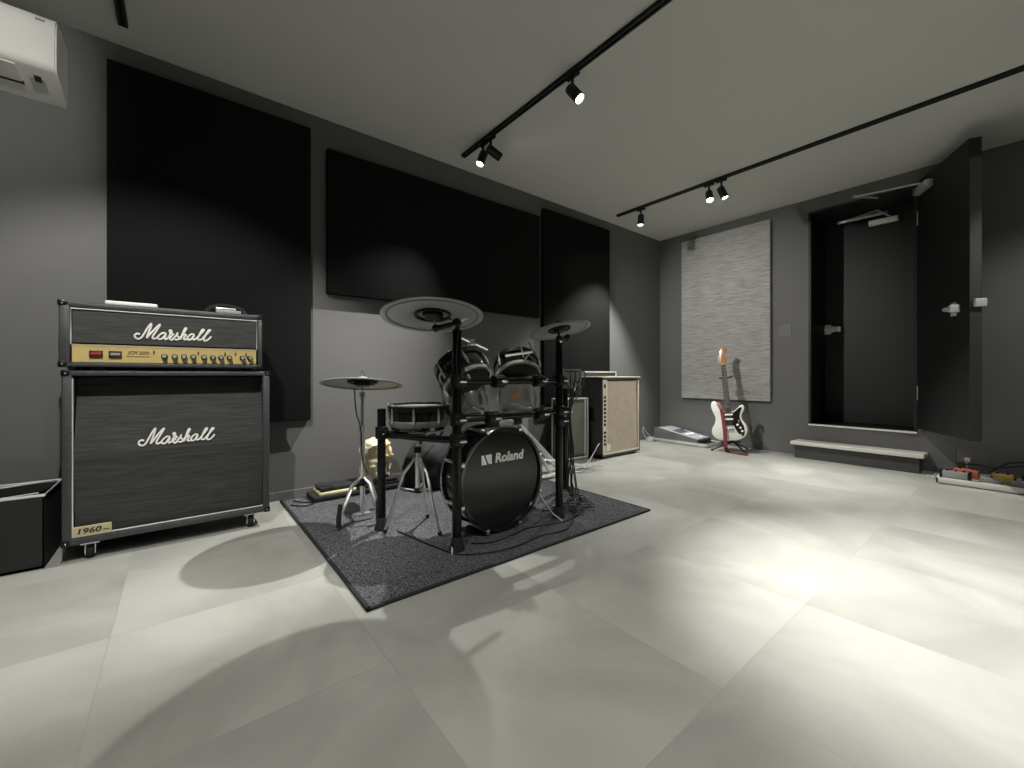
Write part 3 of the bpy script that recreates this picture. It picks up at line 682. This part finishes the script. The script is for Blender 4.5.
for q in (V(.640,2.235,RZ), V(.835,2.20,RZ), V(.93,2.47,RZ)):
    c0 = V(HH.x, HH.y, .25); d = q-V(HH.x,HH.y,RZ); k = c0+d*.45-V(0,0,.03)
    l = part('leg', MB().tube([c0, k, q+V(0,0,.05)], .008, 8, flat=1.3), 'chrome', hh)
    part('rubber_foot', MB().tube([q+V(0,0,.15)+(c0-q)*.05-V(0,0,.03), q+V(0,0,.055), q+V(0,0,.012)], [.009,.013,.012], 10), 'rubber', l)
pdl = part('pedal', MB().box(HH.x-.045, HH.x+.045, 2.335, 2.60, .028, .036, .003, Matrix.Translation((0,0,.0))), 'black', hh)
part('pedal_frame', MB().box(HH.x-.05, HH.x+.05, 2.30, 2.345, RZ+.001, .05, .006).tube([(HH.x-.035,2.33,.02),(HH.x-.035,2.60,.02)], .005, 8).tube([(HH.x+.035,2.33,.02),(HH.x+.035,2.60,.02)], .005, 8).box(HH.x-.045, HH.x+.045, 2.59, 2.625, RZ+.001, .03, .003), 'chrome', hh)
part('hi_hat_cable', MB().tube(spline([HH+V(-.05,-.02,-.02), V(.75,2.30,.62), V(.775,2.30,.52), V(.78,2.29,.36), V(.80,2.26,.28)]), .0035, 6), 'cable', hh)

# kick pedal behind the bass drum
kp = thing('kick_pedal', 'chrome bass drum pedal behind the bass drum', 'drum pedal', (1.36, 2.10, RZ))
part('base_plate', MB().box(1.30, 1.42, 1.985, 2.28, RZ+.0005, .02, .003), 'steel', kp)
part('footboard', MB().box(1.32, 1.40, -.14, .14, -.004, .004, .003, Matrix.Translation((0,2.15,.075)) @ Matrix.Rotation(-.32,4,'X')), 'steel', kp)
part('post', MB().cyl((1.30,2.03,.02),(1.30,2.03,.24),.009).cyl((1.42,2.03,.02),(1.42,2.03,.24),.009).cyl((1.29,2.03,.235),(1.43,2.03,.235),.007), 'chrome', kp)
part('beater', MB().tube([(1.36,2.03,.235),(1.36,1.985,.36)], .004, 8).ball((1.36,1.983,.37), .02), 'white', kp)

# drum module with cabling on right wing of the rack
mo = thing('sound_module', 'silver drum sound module with plugged cables clamped right of the rack post', 'sound module', (2.0, 1.93, .785))
part('module_body', MB().box(1.90, 2.10, 1.875, 1.905, .73, .855, .006, Matrix.Translation((0,0,0))), 'offw', mo)
part('mount_plate', MB().box(1.97, 2.03, 1.906, 1.94, .77, .81, .003).cyl((1.98,1.935,.79),(2.02,1.935,.79),.025), 'black', mo)
random.seed(3)
for k in range(9):
    x = 1.91+.022*k; z = .84 if k % 2 else .775
    pgl = part('jack_plug', MB().cyl((x,1.875,z),(x,1.845,z-.002),.006,seg=8), 'chrome', mo)
    part('jack_cable', MB().tube(spline([(x,1.845,z-.002),(x+.005*random.uniform(-1,1),1.815,z-.03),(1.95+.012*random.uniform(-1,1),1.84,.60),(1.97+.03*random.uniform(-1,1),1.85,.35),(1.93+.05*random.uniform(-1,1),1.80,.10),(1.93+.09*random.uniform(-1,1),1.72+.06*random.uniform(-1,1),RZ+.006)], 6), .0035, 6), 'cable', pgl)

# ------------------------------------------------------------------ things around the kit
# yellow crumpled bag and black bags by the wall
def crumple(mb, amp, seed, f=11):
    from mathutils import noise
    for v in mb.v:
        n = noise.noise_vector(v*f+V(seed,seed,0))+noise.noise_vector(v*f*3+V(seed,0,0))*.45; v += n*amp
    return mb
def pouch(c, rx, ry, hgt, n=26, mtop=.62, amp=.02, seed=1):
    prof = [(0,0),(.85,0),(1,.12),(1.02,.4),(.93,.7),(mtop,.92),(mtop*.6,1.0),(0,.96)]
    mb = MB().lathe((0,0,0),(0,0,1),[(r, h_) for r, h_ in spline([(a,b,0) for a,b in prof],4) for _ in [0]] if False else [(p.x, p.y) for p in spline([(a,b,0) for a,b in prof],4)], n)
    for v in mb.v: v.x = c[0]+v.x*rx; v.y = c[1]+v.y*ry; v.z = max(c[2], c[2]+v.z*hgt)
    crumple(mb, amp, seed)
    for v in mb.v: v.z = max(c[2], v.z)
    return mb
fl = thing('flat_bag', 'long flat black bag with a yellow stripe lying by the wall', 'bag', (.95, 2.90, RZ))
part('lower_layer', MB().box(.65, 1.24, 2.80, 3.0, RZ+.001, .045, .012), 'bagb', fl)
part('stripe', MB().box(.69, .92, 2.812, 2.99, .045, .062, .004), 'ystripe', fl, label='pale yellow stripe')
part('upper_layer', MB().box(.70, 1.22, 2.83, 2.99, .062, .088, .010).box(.92, 1.22, 2.82, 2.99, .045, .062).tube(spline([(.70,2.825,.082),(.675,2.82,.095),(.70,2.82,.107),(.78,2.82,.096)]), .005, 8), 'bagb', fl)
gb = thing('gig_bag', 'slumped round black bag on the rug behind the snare stand', 'bag', (1.42, 2.76, RZ))
part('bag_body', pouch((1.475,2.76,RZ+.0005), .225, .20, .335, amp=.015, seed=4, n=40), 'bagb', gb)
part('bag_strap', MB().tube(spline([(1.30,2.68,.32),(1.33,2.62,.38),(1.40,2.63,.40),(1.47,2.68,.34)]), .009, 8, flat=.4), 'matte', gb)
bg = thing('crumpled_bag', 'crumpled pale yellow paper bag behind the hi-hat stand', 'bag', (1.07,2.905,.088))
part('paper_sack', pouch((1.085,2.905,.0885), .100, .072, .275, amp=.034, seed=9, n=60, mtop=.8), 'yellow', bg, ang=8)
part('folded_flap', pouch((1.13,2.880,.24), .070, .05, .10, amp=.035, seed=3, n=40, mtop=.9), 'ystripe2', bg, ang=8, label='deeper yellow crumpled flap')
# folded chrome stands behind the kick
fs = thing('folded_stand', 'folded chrome hardware stand standing on the rug right of the bass drum', 'stand', (2.15, 2.46, .0105))
part('upright', MB().tube([(2.03,2.52,.46),(2.16,2.46,.03)], .017, 10), 'alu', fs)
part('wide_leg', MB().tube([(2.05,2.51,.45),(2.44,2.42,.04)], .026, 8, flat=.8), 'alu', fs)
part('wide_leg', MB().tube([(2.06,2.47,.42),(2.32,2.40,.03)], .014, 8, flat=1.2), 'alu', fs)
part('leg_brace', MB().tube([(2.12,2.47,.16),(2.38,2.42,.12)], .009, 8), 'chrome', fs)
part('foot_plate', MB().box(2.10, 2.44, 2.34, 2.48, .012, .03, .004), 'alu', fs)
part('top_arm', MB().tube(spline([(1.84,2.56,.42),(1.90,2.54,.46),(1.98,2.53,.46),(2.06,2.50,.44)]), .018, 8).tube([(1.86,2.55,.36),(2.04,2.50,.42)], .014, 8), 'alu', fs)
part('hinge_block', MB().box(2.02,2.09,2.48,2.54,.43,.485,.006).box(1.86,1.90,2.52,2.57,.41,.47,.006), 'black', fs)

# cables on rug and floor
def cable(name, pts, r, m, label, cat='cable', n=7):
    P = spline(pts, n)
    o = part(name, MB().tube(P, r, 6), m, loc=Vector(pts[0])-V(0,0,r))
    return tag(o, label, cat)
z = RZ+.004
cable('floor_cable', [(.87,2.03,z),(.90,1.86,z),(.93,1.72,z),(.97,1.60,z),(1.08,1.53,z),(1.22,1.50,z),(1.40,1.52,z),(1.55,1.50,z),(1.66,1.55,z),(1.72,1.60,z)], .0035, 'cable', 'thin black cable running along the front of the rug')
cable('floor_cable', [(1.08,1.66,z),(1.17,1.61,z),(1.30,1.62,z),(1.42,1.64,z),(1.55,1.61,z),(1.66,1.59,z),(1.80,1.62,z)], .0035, 'cable', 'black cable passing just in front of the bass drum')
cable('floor_cable', [(.56,2.93,z),(.60,2.86,z),(.66,2.80,z),(.59,2.77,z),(.53,2.84,z)], .0035, 'cable', 'short looped black cable on the back left corner of the rug')
random.seed(11)
pile = MB()
for k in range(10):
    cx, cy = 1.87+random.uniform(-.07,.07), 1.73+random.uniform(-.06,.06); rx, ry = random.uniform(.06,.16), random.uniform(.05,.11); ph = random.uniform(0,6.28)
    pts = [(cx+rx*math.cos(a+ph)*(1+.2*math.sin(3*a+k)), cy+ry*math.sin(a)*(1+.15*math.cos(2*a+k)), z+.006*k*.8+.006*(1+math.sin(2*a+ph))) for a in [2*PI*i/14 for i in range(14)]]
    pile.tube(spline(pts, 4, True), .0036, 6, closed=True)
o = part('cable_heap', pile, 'cable', loc=(1.87,1.73,RZ)); tag(o, 'tangled heap of black cables on the right side of the rug', 'cables')

# ------------------------------------------------------------------ amplifiers in the corner
ca = thing('bass_cabinet', 'large amplifier cabinet with beige grille and cream edging right of the drum kit', 'amplifier', (3.47, 2.72, 0))
x0, x1, y0, y1, hz = 3.165, 3.785, 2.565, 2.83, .79
m = MB().box(x0, x0+.018, y0, y1, .02, hz, .004).box(x1-.018, x1, y0, y1, .02, hz, .004).box(x0, x1, y0, y1, hz-.02, hz, .004).box(x0, x1, y0, y1, .02, .045, .004).box(x0+.01, x1-.01, y1-.02, y1-.003, .03, hz-.01)
part('cabinet_body', m, 'tolex', ca)
part('grille', MB().prism([(x0+.075,y0+.012,.05),(x0+.075,y0+.035,hz-.03),(x0+.075,y0+.06,hz-.03),(x0+.075,y0+.06,.05)], (x1-x0-.10,0,0)), 'cloth', ca, smooth=False)
fr = MB().box(x0+.062, x0+.078, y0-.002, y0+.05, .045, hz-.022, .003).box(x1-.03, x1-.018, y0-.002, y0+.05, .045, hz-.022, .003).box(x0+.018, x1-.018, y0-.002, y0+.01, .040, .056, .003).box(x0, x1+.002, y0-.004, y1, hz, hz+.010, .003)
part('edging', fr, 'wood', ca)
cn_ = part('control_strip', MB().box(x0+.018, x0+.062, y0+.004, y0+.03, .045, hz-.022, .002), 'wood', ca, smooth=False)
for k in range(12):
    zz = .60-.038*k if k < 8 else .60-.038*(k+1)
    part('knob', MB().lathe((x0+.042, y0+.004, zz), (0,-1,0), [(.012,0),(.011,.010),(.006,.011)], 12), 'black', cn_)
part('power_switch', MB().box(x0+.032, x0+.052, y0-.004, y0+.004, .69, .725, .002), 'black', cn_)
part('label_plate', MB().box(x0+.085, x0+.135, y0+.006, y0+.014, .07, .14, .002), 'board', ca, smooth=False)
part('side_handle', MB().box(x0-.004, x0, 2.66, 2.76, .36, .50, .003), 'black', ca)
for x in (x0+.05, x1-.05):
    for y in (y0+.04, y1-.04): part('foot', MB().cyl((x,y,.0005),(x,y,.021),.018), 'rubber', ca)

def combo(name, label, x0, x1, y0, y1, h_, fm, side_w=.03):
    t = thing(name, label, 'amplifier', ((x0+x1)/2, (y0+y1)/2, 0))
    part('cabinet_body', MB().box(x0+.006, x1-.006, y0+.012, y1, .012, h_-.006, .004), 'tolex', t)
    part('grille', MB().box(x0+side_w, x1-side_w, y0+.004, y0+.014, .05, h_-.045, .001), fm, t, smooth=False)
    m = MB()
    m.box(x0, x0+.014, y0, y0+.014, 0.012, h_, .004).box(x1-.014, x1, y0, y0+.014, .012, h_, .004).box(x0, x0+.014, y1-.014, y1, .012, h_, .004).box(x1-.014, x1, y1-.014, y1, .012, h_, .004)
    m.box(x0, x1, y0, y0+.014, h_-.014, h_, .004).box(x0, x1, y1-.014, y1, h_-.014, h_, .004).box(x0, x0+.014, y0, y1, h_-.014, h_, .004).box(x1-.014, x1, y0, y1, h_-.014, h_, .004)
    m.box(x0, x1, y0, y0+.014, .012, .03, .004)
    part('metal_edging', m, 'alu', t, label='silver metal edging')
    for x in (x0+.04, x1-.04):
        for y in (y0+.04, y1-.04): part('foot', MB().cyl((x,y,.0005),(x,y,.013),.015), 'rubber', t)
    return t
combo('silver_edged_case', 'tall dark case with silver edging standing behind the beige amplifier', 3.10, 3.78, 2.86, 3.0, .855, 'clothg')
cb = combo('combo_amplifier', 'small combo amplifier with silver edging behind the right rack post', 2.77, 3.125, 2.70, 2.855, .595, 'clothg')
part('inner_rail', MB().box(3.068, 3.082, 2.696, 2.708, .03, .58, .003), 'alu', cb, label='second silver upright')
part('carry_handle', MB().tube(spline([(2.85,2.78,.593),(2.86,2.78,.62),(3.01,2.78,.62),(3.02,2.78,.593)]), .008, 8), 'black', cb)
cable('floor_cable', [(3.12,2.56,.16),(3.08,2.55,.145),(2.98,2.54,.05),(2.90,2.53,.006),(2.80,2.50,.005),(2.72,2.54,.005),(2.66,2.46,.005),(2.76,2.40,.005),(2.9,2.44,.005)], .004, 'cablew', 'thin grey cable looping before the small combo amplifier')
pe = MB()
random.seed(5)
for k in range(4):
    cx, cy = 2.55+.07*k, 2.42-.03*k
    pe.tube(spline([(cx+.08*math.cos(a)*(1+.3*math.sin(2*a+k)), cy+.06*math.sin(a), .005+.007*k) for a in [2*PI*i/10 for i in range(10)]], 4, True), .004, 6, closed=True)
o = part('loose_cables', pe, 'cablew', loc=(2.6,2.4,0)); tag(o, 'loose grey cable loops on the floor between the rug and the small combo', 'cables')

# ------------------------------------------------------------------ floor effects unit in the corner
tr_ = thing('pedalboard_tray', 'flat black pedalboard tray with silver rails under the effects unit', 'pedalboard', (4.75, 2.6, 0))
part('tray_deck', MB().box(4.585, 4.93, 2.25, 2.93, .018, .030, .003), 'matte', tr_)
part('tray_rail', MB().box(4.575, 4.595, 2.24, 2.94, .006, .040, .004).box(4.92, 4.94, 2.24, 2.94, .006, .040, .004).box(4.575, 4.94, 2.235, 2.255, .006, .040, .004).box(4.575, 4.94, 2.925, 2.945, .006, .040, .004), 'alu', tr_, label='silver rail')
for x in (4.60, 4.91):
    for y in (2.27, 2.90): part('foot', MB().cyl((x,y,.0005),(x,y,.008),.015), 'rubber', tr_)
fx = thing('effects_unit', 'grey wedge-shaped multi effects unit in the corner left of the guitar', 'effects unit', (4.77, 2.62, .04))
part('unit_body', MB().prism([(4.60,2.36,.041),(4.60,2.91,.041),(4.60,2.91,.165),(4.60,2.87,.170),(4.60,2.36,.075)], (.31,0,0)), 'offwd', fx, smooth=False)
sl = (.170-.075)/.51
def tz(y): return .070+(y-2.40)*sl
FM = Matrix.Translation((0,2.36,.075)) @ Matrix.Rotation(math.atan(sl),4,'X')
part('top_panel', MB().box(4.61,4.90,.01,.50,0,.003,.001,FM), 'ugrey', fx, smooth=False)
part('screen', MB().box(4.66,4.84,.24,.36,.003,.006,.001,FM), 'scr', fx, smooth=False)
for i in range(5):
    for j in range(2):
        c = FM @ V(4.66+.052*i, .06+.11*j, .003); part('foot_switch', MB().lathe(c, FM.to_3x3() @ V(0,0,1), [(.010,0),(.010,.006),(.007,.010),(.005,.012)], 12), 'chrome', fx)
for i in range(4):
    c = FM @ V(4.83+.018*i, .32+.02*(i%2), .003); part('knob', MB().lathe(c, FM.to_3x3() @ V(0,0,1), [(.007,0),(.006,.012)], 10), 'black' if i else 'red', fx)
cc = MB()
for k in range(4):
    cc.tube(spline([(4.52+.05*math.cos(a)+.01*k, 2.93+.045*math.sin(a), .006+.010*k+.004*math.sin(a*2)) for a in [2*PI*i/10 for i in range(10)]], 4, True), .005, 6, closed=True)
cc.tube(spline([(4.50,2.95,.02),(4.48,2.99,.10),(4.50,3.0,.17),(4.55,3.0,.11),(4.60,2.96,.04)]), .004, 6)
o = part('loose_cables', cc, 'cablew', loc=(4.52,2.93,0)); tag(o, 'grey cables bunched in the room corner beside the effects unit', 'cables')

# ------------------------------------------------------------------ electric guitar on its stand
GO = V(4.53, 1.965, .125)
fwd = V(-.95,-.31,.16).normalized(); upv = V(-.02,.10,1); upv = (upv-fwd*upv.dot(fwd)).normalized(); rgt = upv.cross(fwd)
# local x = right as seen from the front, y = up along the neck, z = out of the front
if rgt.dot(V(.78,-.62,0)) < 0: rgt = -rgt
GM = Matrix(((rgt.x, upv.x, fwd.x, GO.x), (rgt.y, upv.y, fwd.y, GO.y), (rgt.z, upv.z, fwd.z, GO.z), (0,0,0,1))) @ Matrix.Diagonal((1.04,1.04,1.04,1))
gt = thing('electric_guitar', 'cream electric guitar with dark pickguard resting upright on a stand', 'guitar', GO)
ol = [(0,.0),(.07,.004),(.130,.035),(.160,.095),(.152,.155),(.122,.205),(.118,.245),(.138,.290),(.152,.330),(.140,.355),(.112,.350),(.085,.325),(.058,.300),(.030,.296),
      (-.030,.305),(-.052,.318),(-.070,.345),(-.090,.385),(-.118,.410),(-.148,.395),(-.155,.345),(-.138,.285),(-.122,.235),(-.132,.180),(-.162,.125),(-.166,.070),(-.130,.022),(-.07,.002)]
O = spline([(a,b,0) for a,b in ol], 4, True)
def slab(outline, z0, z1, r, mtx):
    mb = MB(); n = len(outline); cx = sum(p.x for p in outline)/n; cy = sum(p.y for p in outline)/n
    rings = []
    for (zz, ins) in ((z0+r,0),(z0+r*.3,r*.3),(z0,r)): rings.append((zz, ins))
    allr = [(z0, r), (z0+r*.3, r*.3), (z0+r, 0), (z1-r, 0), (z1-r*.3, r*.3), (z1, r)]
    vs = []
    for zz, ins in allr:
        for i in range(n):
            p = outline[i]; a = outline[i-1]; b_ = outline[(i+1) % n]; d = (b_-a); nn_ = V(d.y, -d.x, 0)
            if nn_.length > 0: nn_.normalize()
            vs.append(mtx @ V(p.x-nn_.x*ins, p.y-nn_.y*ins, zz))
    fs = []
    for j in range(len(allr)-1):
        for i in range(n): k = (i+1) % n; fs.append((j*n+i, j*n+k, (j+1)*n+k, (j+1)*n+i))
    fs.append(tuple(range(n))[::-1]); fs.append(tuple((len(allr)-1)*n+i for i in range(n)))
    return mb.add(vs, fs)
part('guitar_body', slab(O, -.044, 0, .008, GM), 'cream', gt)
pg = [(.085,.060),(.120,.085),(.132,.130),(.112,.185),(.100,.235),(.112,.285),(.128,.325),(.105,.330),(.075,.305),(.045,.285),(.0,.283),(-.040,.290),(-.058,.270),(-.056,.215),(-.052,.165),(-.030,.150),(.035,.150),(.055,.110)]
pk = part('pickguard', slab(spline([(a,b,0) for a,b in pg], 3, True), .0003, .003, .0006, GM), 'tort', gt)
for y_, sl_ in ((.262,0),(.215,0),(.165,-.012)):
    part('pickup', MB().box(-.042, .042, -.009, .009, .003, .009, .004, GM @ Matrix.Translation((0,y_,0)) @ Matrix.Rotation(-.15 if sl_ else 0,4,'Z')), 'logo' if y_ > .2 else 'black', pk)
for a, b_ in ((.075,.155),(.100,.125),(.112,.092)):
    part('control_knob', MB().lathe(GM @ V(a,b_,.003), fwd, [(.012,0),(.009,.010),(.008,.014)], 14), 'logo', pk)
part('pickup_selector', MB().box(.088,.092,.180,.205,.003,.012,.001,GM), 'logo', pk)
part('bridge', MB().box(-.040,.040,.095,.125,.0005,.010,.003,GM), 'chrome', gt)
part('jack_plate', slab([V(.118+.012*math.cos(a)+.010*math.sin(a), .070+.030*math.sin(a),0) for a in [2*PI*i/14 for i in range(14)]], .0005, .004, .001, GM), 'black', gt)
nk = part('neck', MB().prism([(-.0275,.283,-.012),(.0275,.283,-.012),(.0215,.79,-.012),(-.0215,.79,-.012)], (0,0,.016), GM).tube([GM @ V(0,.30,-.014), GM @ V(0,.78,-.012)], .020*1.04, 12), 'amber', gt)
part('fretboard', MB().prism([(-.028,.275,.004),(.028,.275,.004),(.0215,.79,.004),(-.0215,.79,.004)], (0,0,.006), GM), 'rose', nk)
fr_ = MB()
for i in range(21):
    y_ = .79-.648*(1-2**(-(i+1)/12)); w_ = .0215+(.79-y_)*.0125; fr_.box(-w_, w_, y_-.0005, y_+.0005, .010, .0112, 0, GM)
part('frets', fr_, 'steel', nk, smooth=False)
hs = [(-.0215,.79),(.0215,.79),(.030,.805),(.034,.83),(.022,.86),(.020,.89),(.030,.915),(.046,.935),(.042,.962),(.016,.975),(-.012,.965),(-.024,.94),(-.030,.90),(-.034,.85),(-.036,.82),(-.030,.80)]
hd_ = part('headstock', slab(spline([(a,b,0) for a,b in hs], 3, True), -.012, .004, .002, GM), 'amber', gt)
for i in range(6):
    y_ = .822+.022*i; part('tuning_peg', MB().cyl(GM @ V(-.018+.001*i,y_,.004), GM @ V(-.018+.001*i,y_,.014), .004, seg=8).cyl(GM @ V(-.032,y_,-.006), GM @ V(-.050,y_,-.006), .006, seg=8), 'chrome', hd_)
part('nut', MB().box(-.0215,.0215,.788,.793,.004,.012,.001,GM), 'logo', nk)
stg = MB()
for i in range(6):
    x_ = -.016+.0064*i; stg.tube([GM @ V(x_*1.6,.11,.013), GM @ V(x_,.79,.013), GM @ V(-.018+.001*i,.822+.022*i,.011)], .0006, 4)
part('strings', stg, 'steel', gt)
sp = part('strap', MB(), 'strap', gt) if False else None
def ribbon(pts, w_, th, sidev):
    mb = MB(); P = spline(pts, 6); vs = []; fs = []; n = len(P); sd = Vector(sidev)
    for i, p in enumerate(P):
        d = (P[min(i+1,n-1)]-P[max(i-1,0)]).normalized(); s_ = (sd-d*sd.dot(d)).normalized(); nn_ = d.cross(s_)
        for a, b_ in ((-1,-1),(1,-1),(1,1),(-1,1)): vs.append(p+s_*w_/2*a+nn_*th/2*b_)
    for i in range(n-1):
        for k in range(4): l = (k+1) % 4; fs.append((i*4+k, i*4+l, (i+1)*4+l, (i+1)*4+k))
    fs.append((3,2,1,0)); fs.append(tuple((n-1)*4+k for k in range(4)))
    return mb.add(vs, fs)
o = part('strap', ribbon([GM @ V(-.095,.395,-.01), GM @ V(-.060,.33,.016), GM @ V(-.050,.25,.018), GM @ V(-.044,.10,.024), GM @ V(-.046,.0,.030), GM @ V(-.046,-.075,.035), V(4.50,1.98,.008), V(4.485,1.93,.006), V(4.475,1.86,.012), V(4.47,1.78,.010)], .036, .004, rgt), 'strap', gt, label='dark red leather strap trailing onto the floor')
gs = thing('guitar_stand', 'black guitar stand holding the cream guitar', 'guitar stand', (4.60, 1.98, 0))
back = GM @ V(0,.1,-.075)
bs = V(4.62,1.98,.10)
top = GM @ V(-.012,.66,-.055)
part('upright', MB().tube([bs, top], .010, 10), 'black', gs)
part('neck_yoke', MB().tube(spline([GM @ V(-.046,.645,.026), GM @ V(-.043,.65,-.02), GM @ V(0,.65,-.05), GM @ V(.060,.655,-.02), GM @ V(.064,.655,.026)], 4), .007, 8), 'rubber', gs)
part('cradle', MB().tube([bs, GM @ V(-.085,-.015,-.05), GM @ V(-.085,-.015,.03)], .008, 8).tube([bs, GM @ V(.085,-.015,-.05), GM @ V(.085,-.015,.03)], .008, 8), 'rubber', gs)
for e in (V(4.46,2.13,.012), V(4.50,1.79,.012), V(4.84,1.93,.012)):
    l = part('leg', MB().tube([bs, e], .008, 8), 'black', gs); part('rubber_foot', MB().ball(e, .0115, seg=10), 'rubber', l)

# ------------------------------------------------------------------ pedalboard by the open door
pb = thing('pedalboard', 'long pedalboard with a white edged frame on the floor under the open door', 'pedalboard', (4.66, .05, 0))
part('deck', MB().box(4.47, 4.86, -.36, .425, .018, .032, .002), 'offw', pb, smooth=False)
part('frame', MB().box(4.455, 4.475, -.375, .44, .006, .046, .003).box(4.85, 4.87, -.375, .44, .006, .046, .003).box(4.455, 4.87, .425, .44, .006, .046, .003).box(4.455, 4.87, -.375, -.36, .006, .046, .003), 'board', pb, label='white metal frame edge')
for x in (4.49, 4.84):
    for y in (-.34, .41): part('foot', MB().cyl((x,y,.0005),(x,y,.008),.014), 'rubber', pb)
def pedal(x, y, w_, l_, h_, m1, label, knobs=3, rz=0):
    t = thing('effect_pedal', label, 'effect pedal', (x, y, .032), 'effect pedals on the white edged pedalboard')
    zz = .0325
    part('pedal_case', MB().box(x-l_/2, x+l_/2, y-w_/2, y+w_/2, zz, zz+h_, .004), m1, t)
    for i in range(knobs):
        part('knob', MB().cyl((x+l_*.25, y-w_/2+w_*(i+.5)/knobs, zz+h_), (x+l_*.25, y-w_/2+w_*(i+.5)/knobs, zz+h_+.012), .008, .006, 12), 'black', t)
    part('foot_switch', MB().cyl((x-l_*.3, y, zz+h_), (x-l_*.3, y, zz+h_+.010), .007, seg=12), 'chrome', t)
    return t
pedal(4.535, .345, .13, .09, .058, 'pedg', 'silver effect pedal with dark ends nearest the door step', 3)
part('end_cheek', MB().box(4.488,4.582,.412,.4245,.033,.098,.003), 'black', bpy.data.objects['effect_pedal'])
part('end_cheek', MB().box(4.488,4.582,.262,.279,.033,.098,.003), 'black', bpy.data.objects['effect_pedal'])
pedal(4.70, .30, .13, .10, .060, 'pedr', 'copper red effect pedal below the wall outlet', 2)
pedal(4.62, .17, .11, .08, .032, 'pedg', 'low silver effect pedal in the middle of the pedalboard', 1)
pedal(4.70, .12, .10, .11, .055, 'pedy', 'yellow gold effect pedal right of the copper red one', 2)
pedal(4.60, .02, .12, .10, .036, 'pedg', 'wide silver effect pedal at the right edge of the picture', 3)
pedal(4.73, -.03, .12, .10, .060, 'black', 'black effect pedal behind the wide silver one', 2)
cm = MB()
cm.tube(spline([(4.80,.40,.05),(4.84,.33,.10),(4.83,.24,.12),(4.80,.18,.11),(4.83,.08,.13),(4.82,-.02,.15),(4.80,-.12,.10)], 6), .005, 8)
cm.tube(spline([(4.79,.20,.06),(4.84,.10,.15),(4.83,.0,.17),(4.80,-.06,.12),(4.83,-.14,.06)], 6), .005, 8)
cm.tube(spline([(4.67,.22,.10),(4.66,.20,.115),(4.65,.17,.10)], 6), .004, 8)
o = part('patch_cables', cm, 'cable', loc=(4.8,.1,.04)); tag(o, 'black patch cables looped over the back of the white edged pedalboard', 'cables')
cable('floor_cable', [(4.73,.53,.006),(4.66,.50,.006),(4.62,.47,.008),(4.58,.455,.02),(4.56,.452,.055)], .004, 'cablew', 'grey cable on the floor between the step and the pedalboard')

# ------------------------------------------------------------------ world, camera, view
wd = bpy.data.worlds.new('world'); S.world = wd; wd.use_nodes = True
wd.node_tree.nodes['Background'].inputs['Color'].default_value = (.5,.5,.5,1); wd.node_tree.nodes['Background'].inputs['Strength'].default_value = .02
cd = bpy.data.cameras.new('camera'); cam = bpy.data.objects.new('camera', cd); COL.objects.link(cam)
cam.location = (0, 0, .816); cam.rotation_euler = (PI/2, 0, -math.radians(38.7))
cd.sensor_fit = 'HORIZONTAL'; cd.sensor_width = 36; cd.lens = 414/1024*36; cd.shift_y = -9/1024; cd.clip_start = .02
S.camera = cam
S.view_settings.view_transform = 'Standard'; S.view_settings.look = 'None'; S.view_settings.gamma = 1; S.view_settings.use_curve_mapping = False
S.view_settings.exposure = 0.45
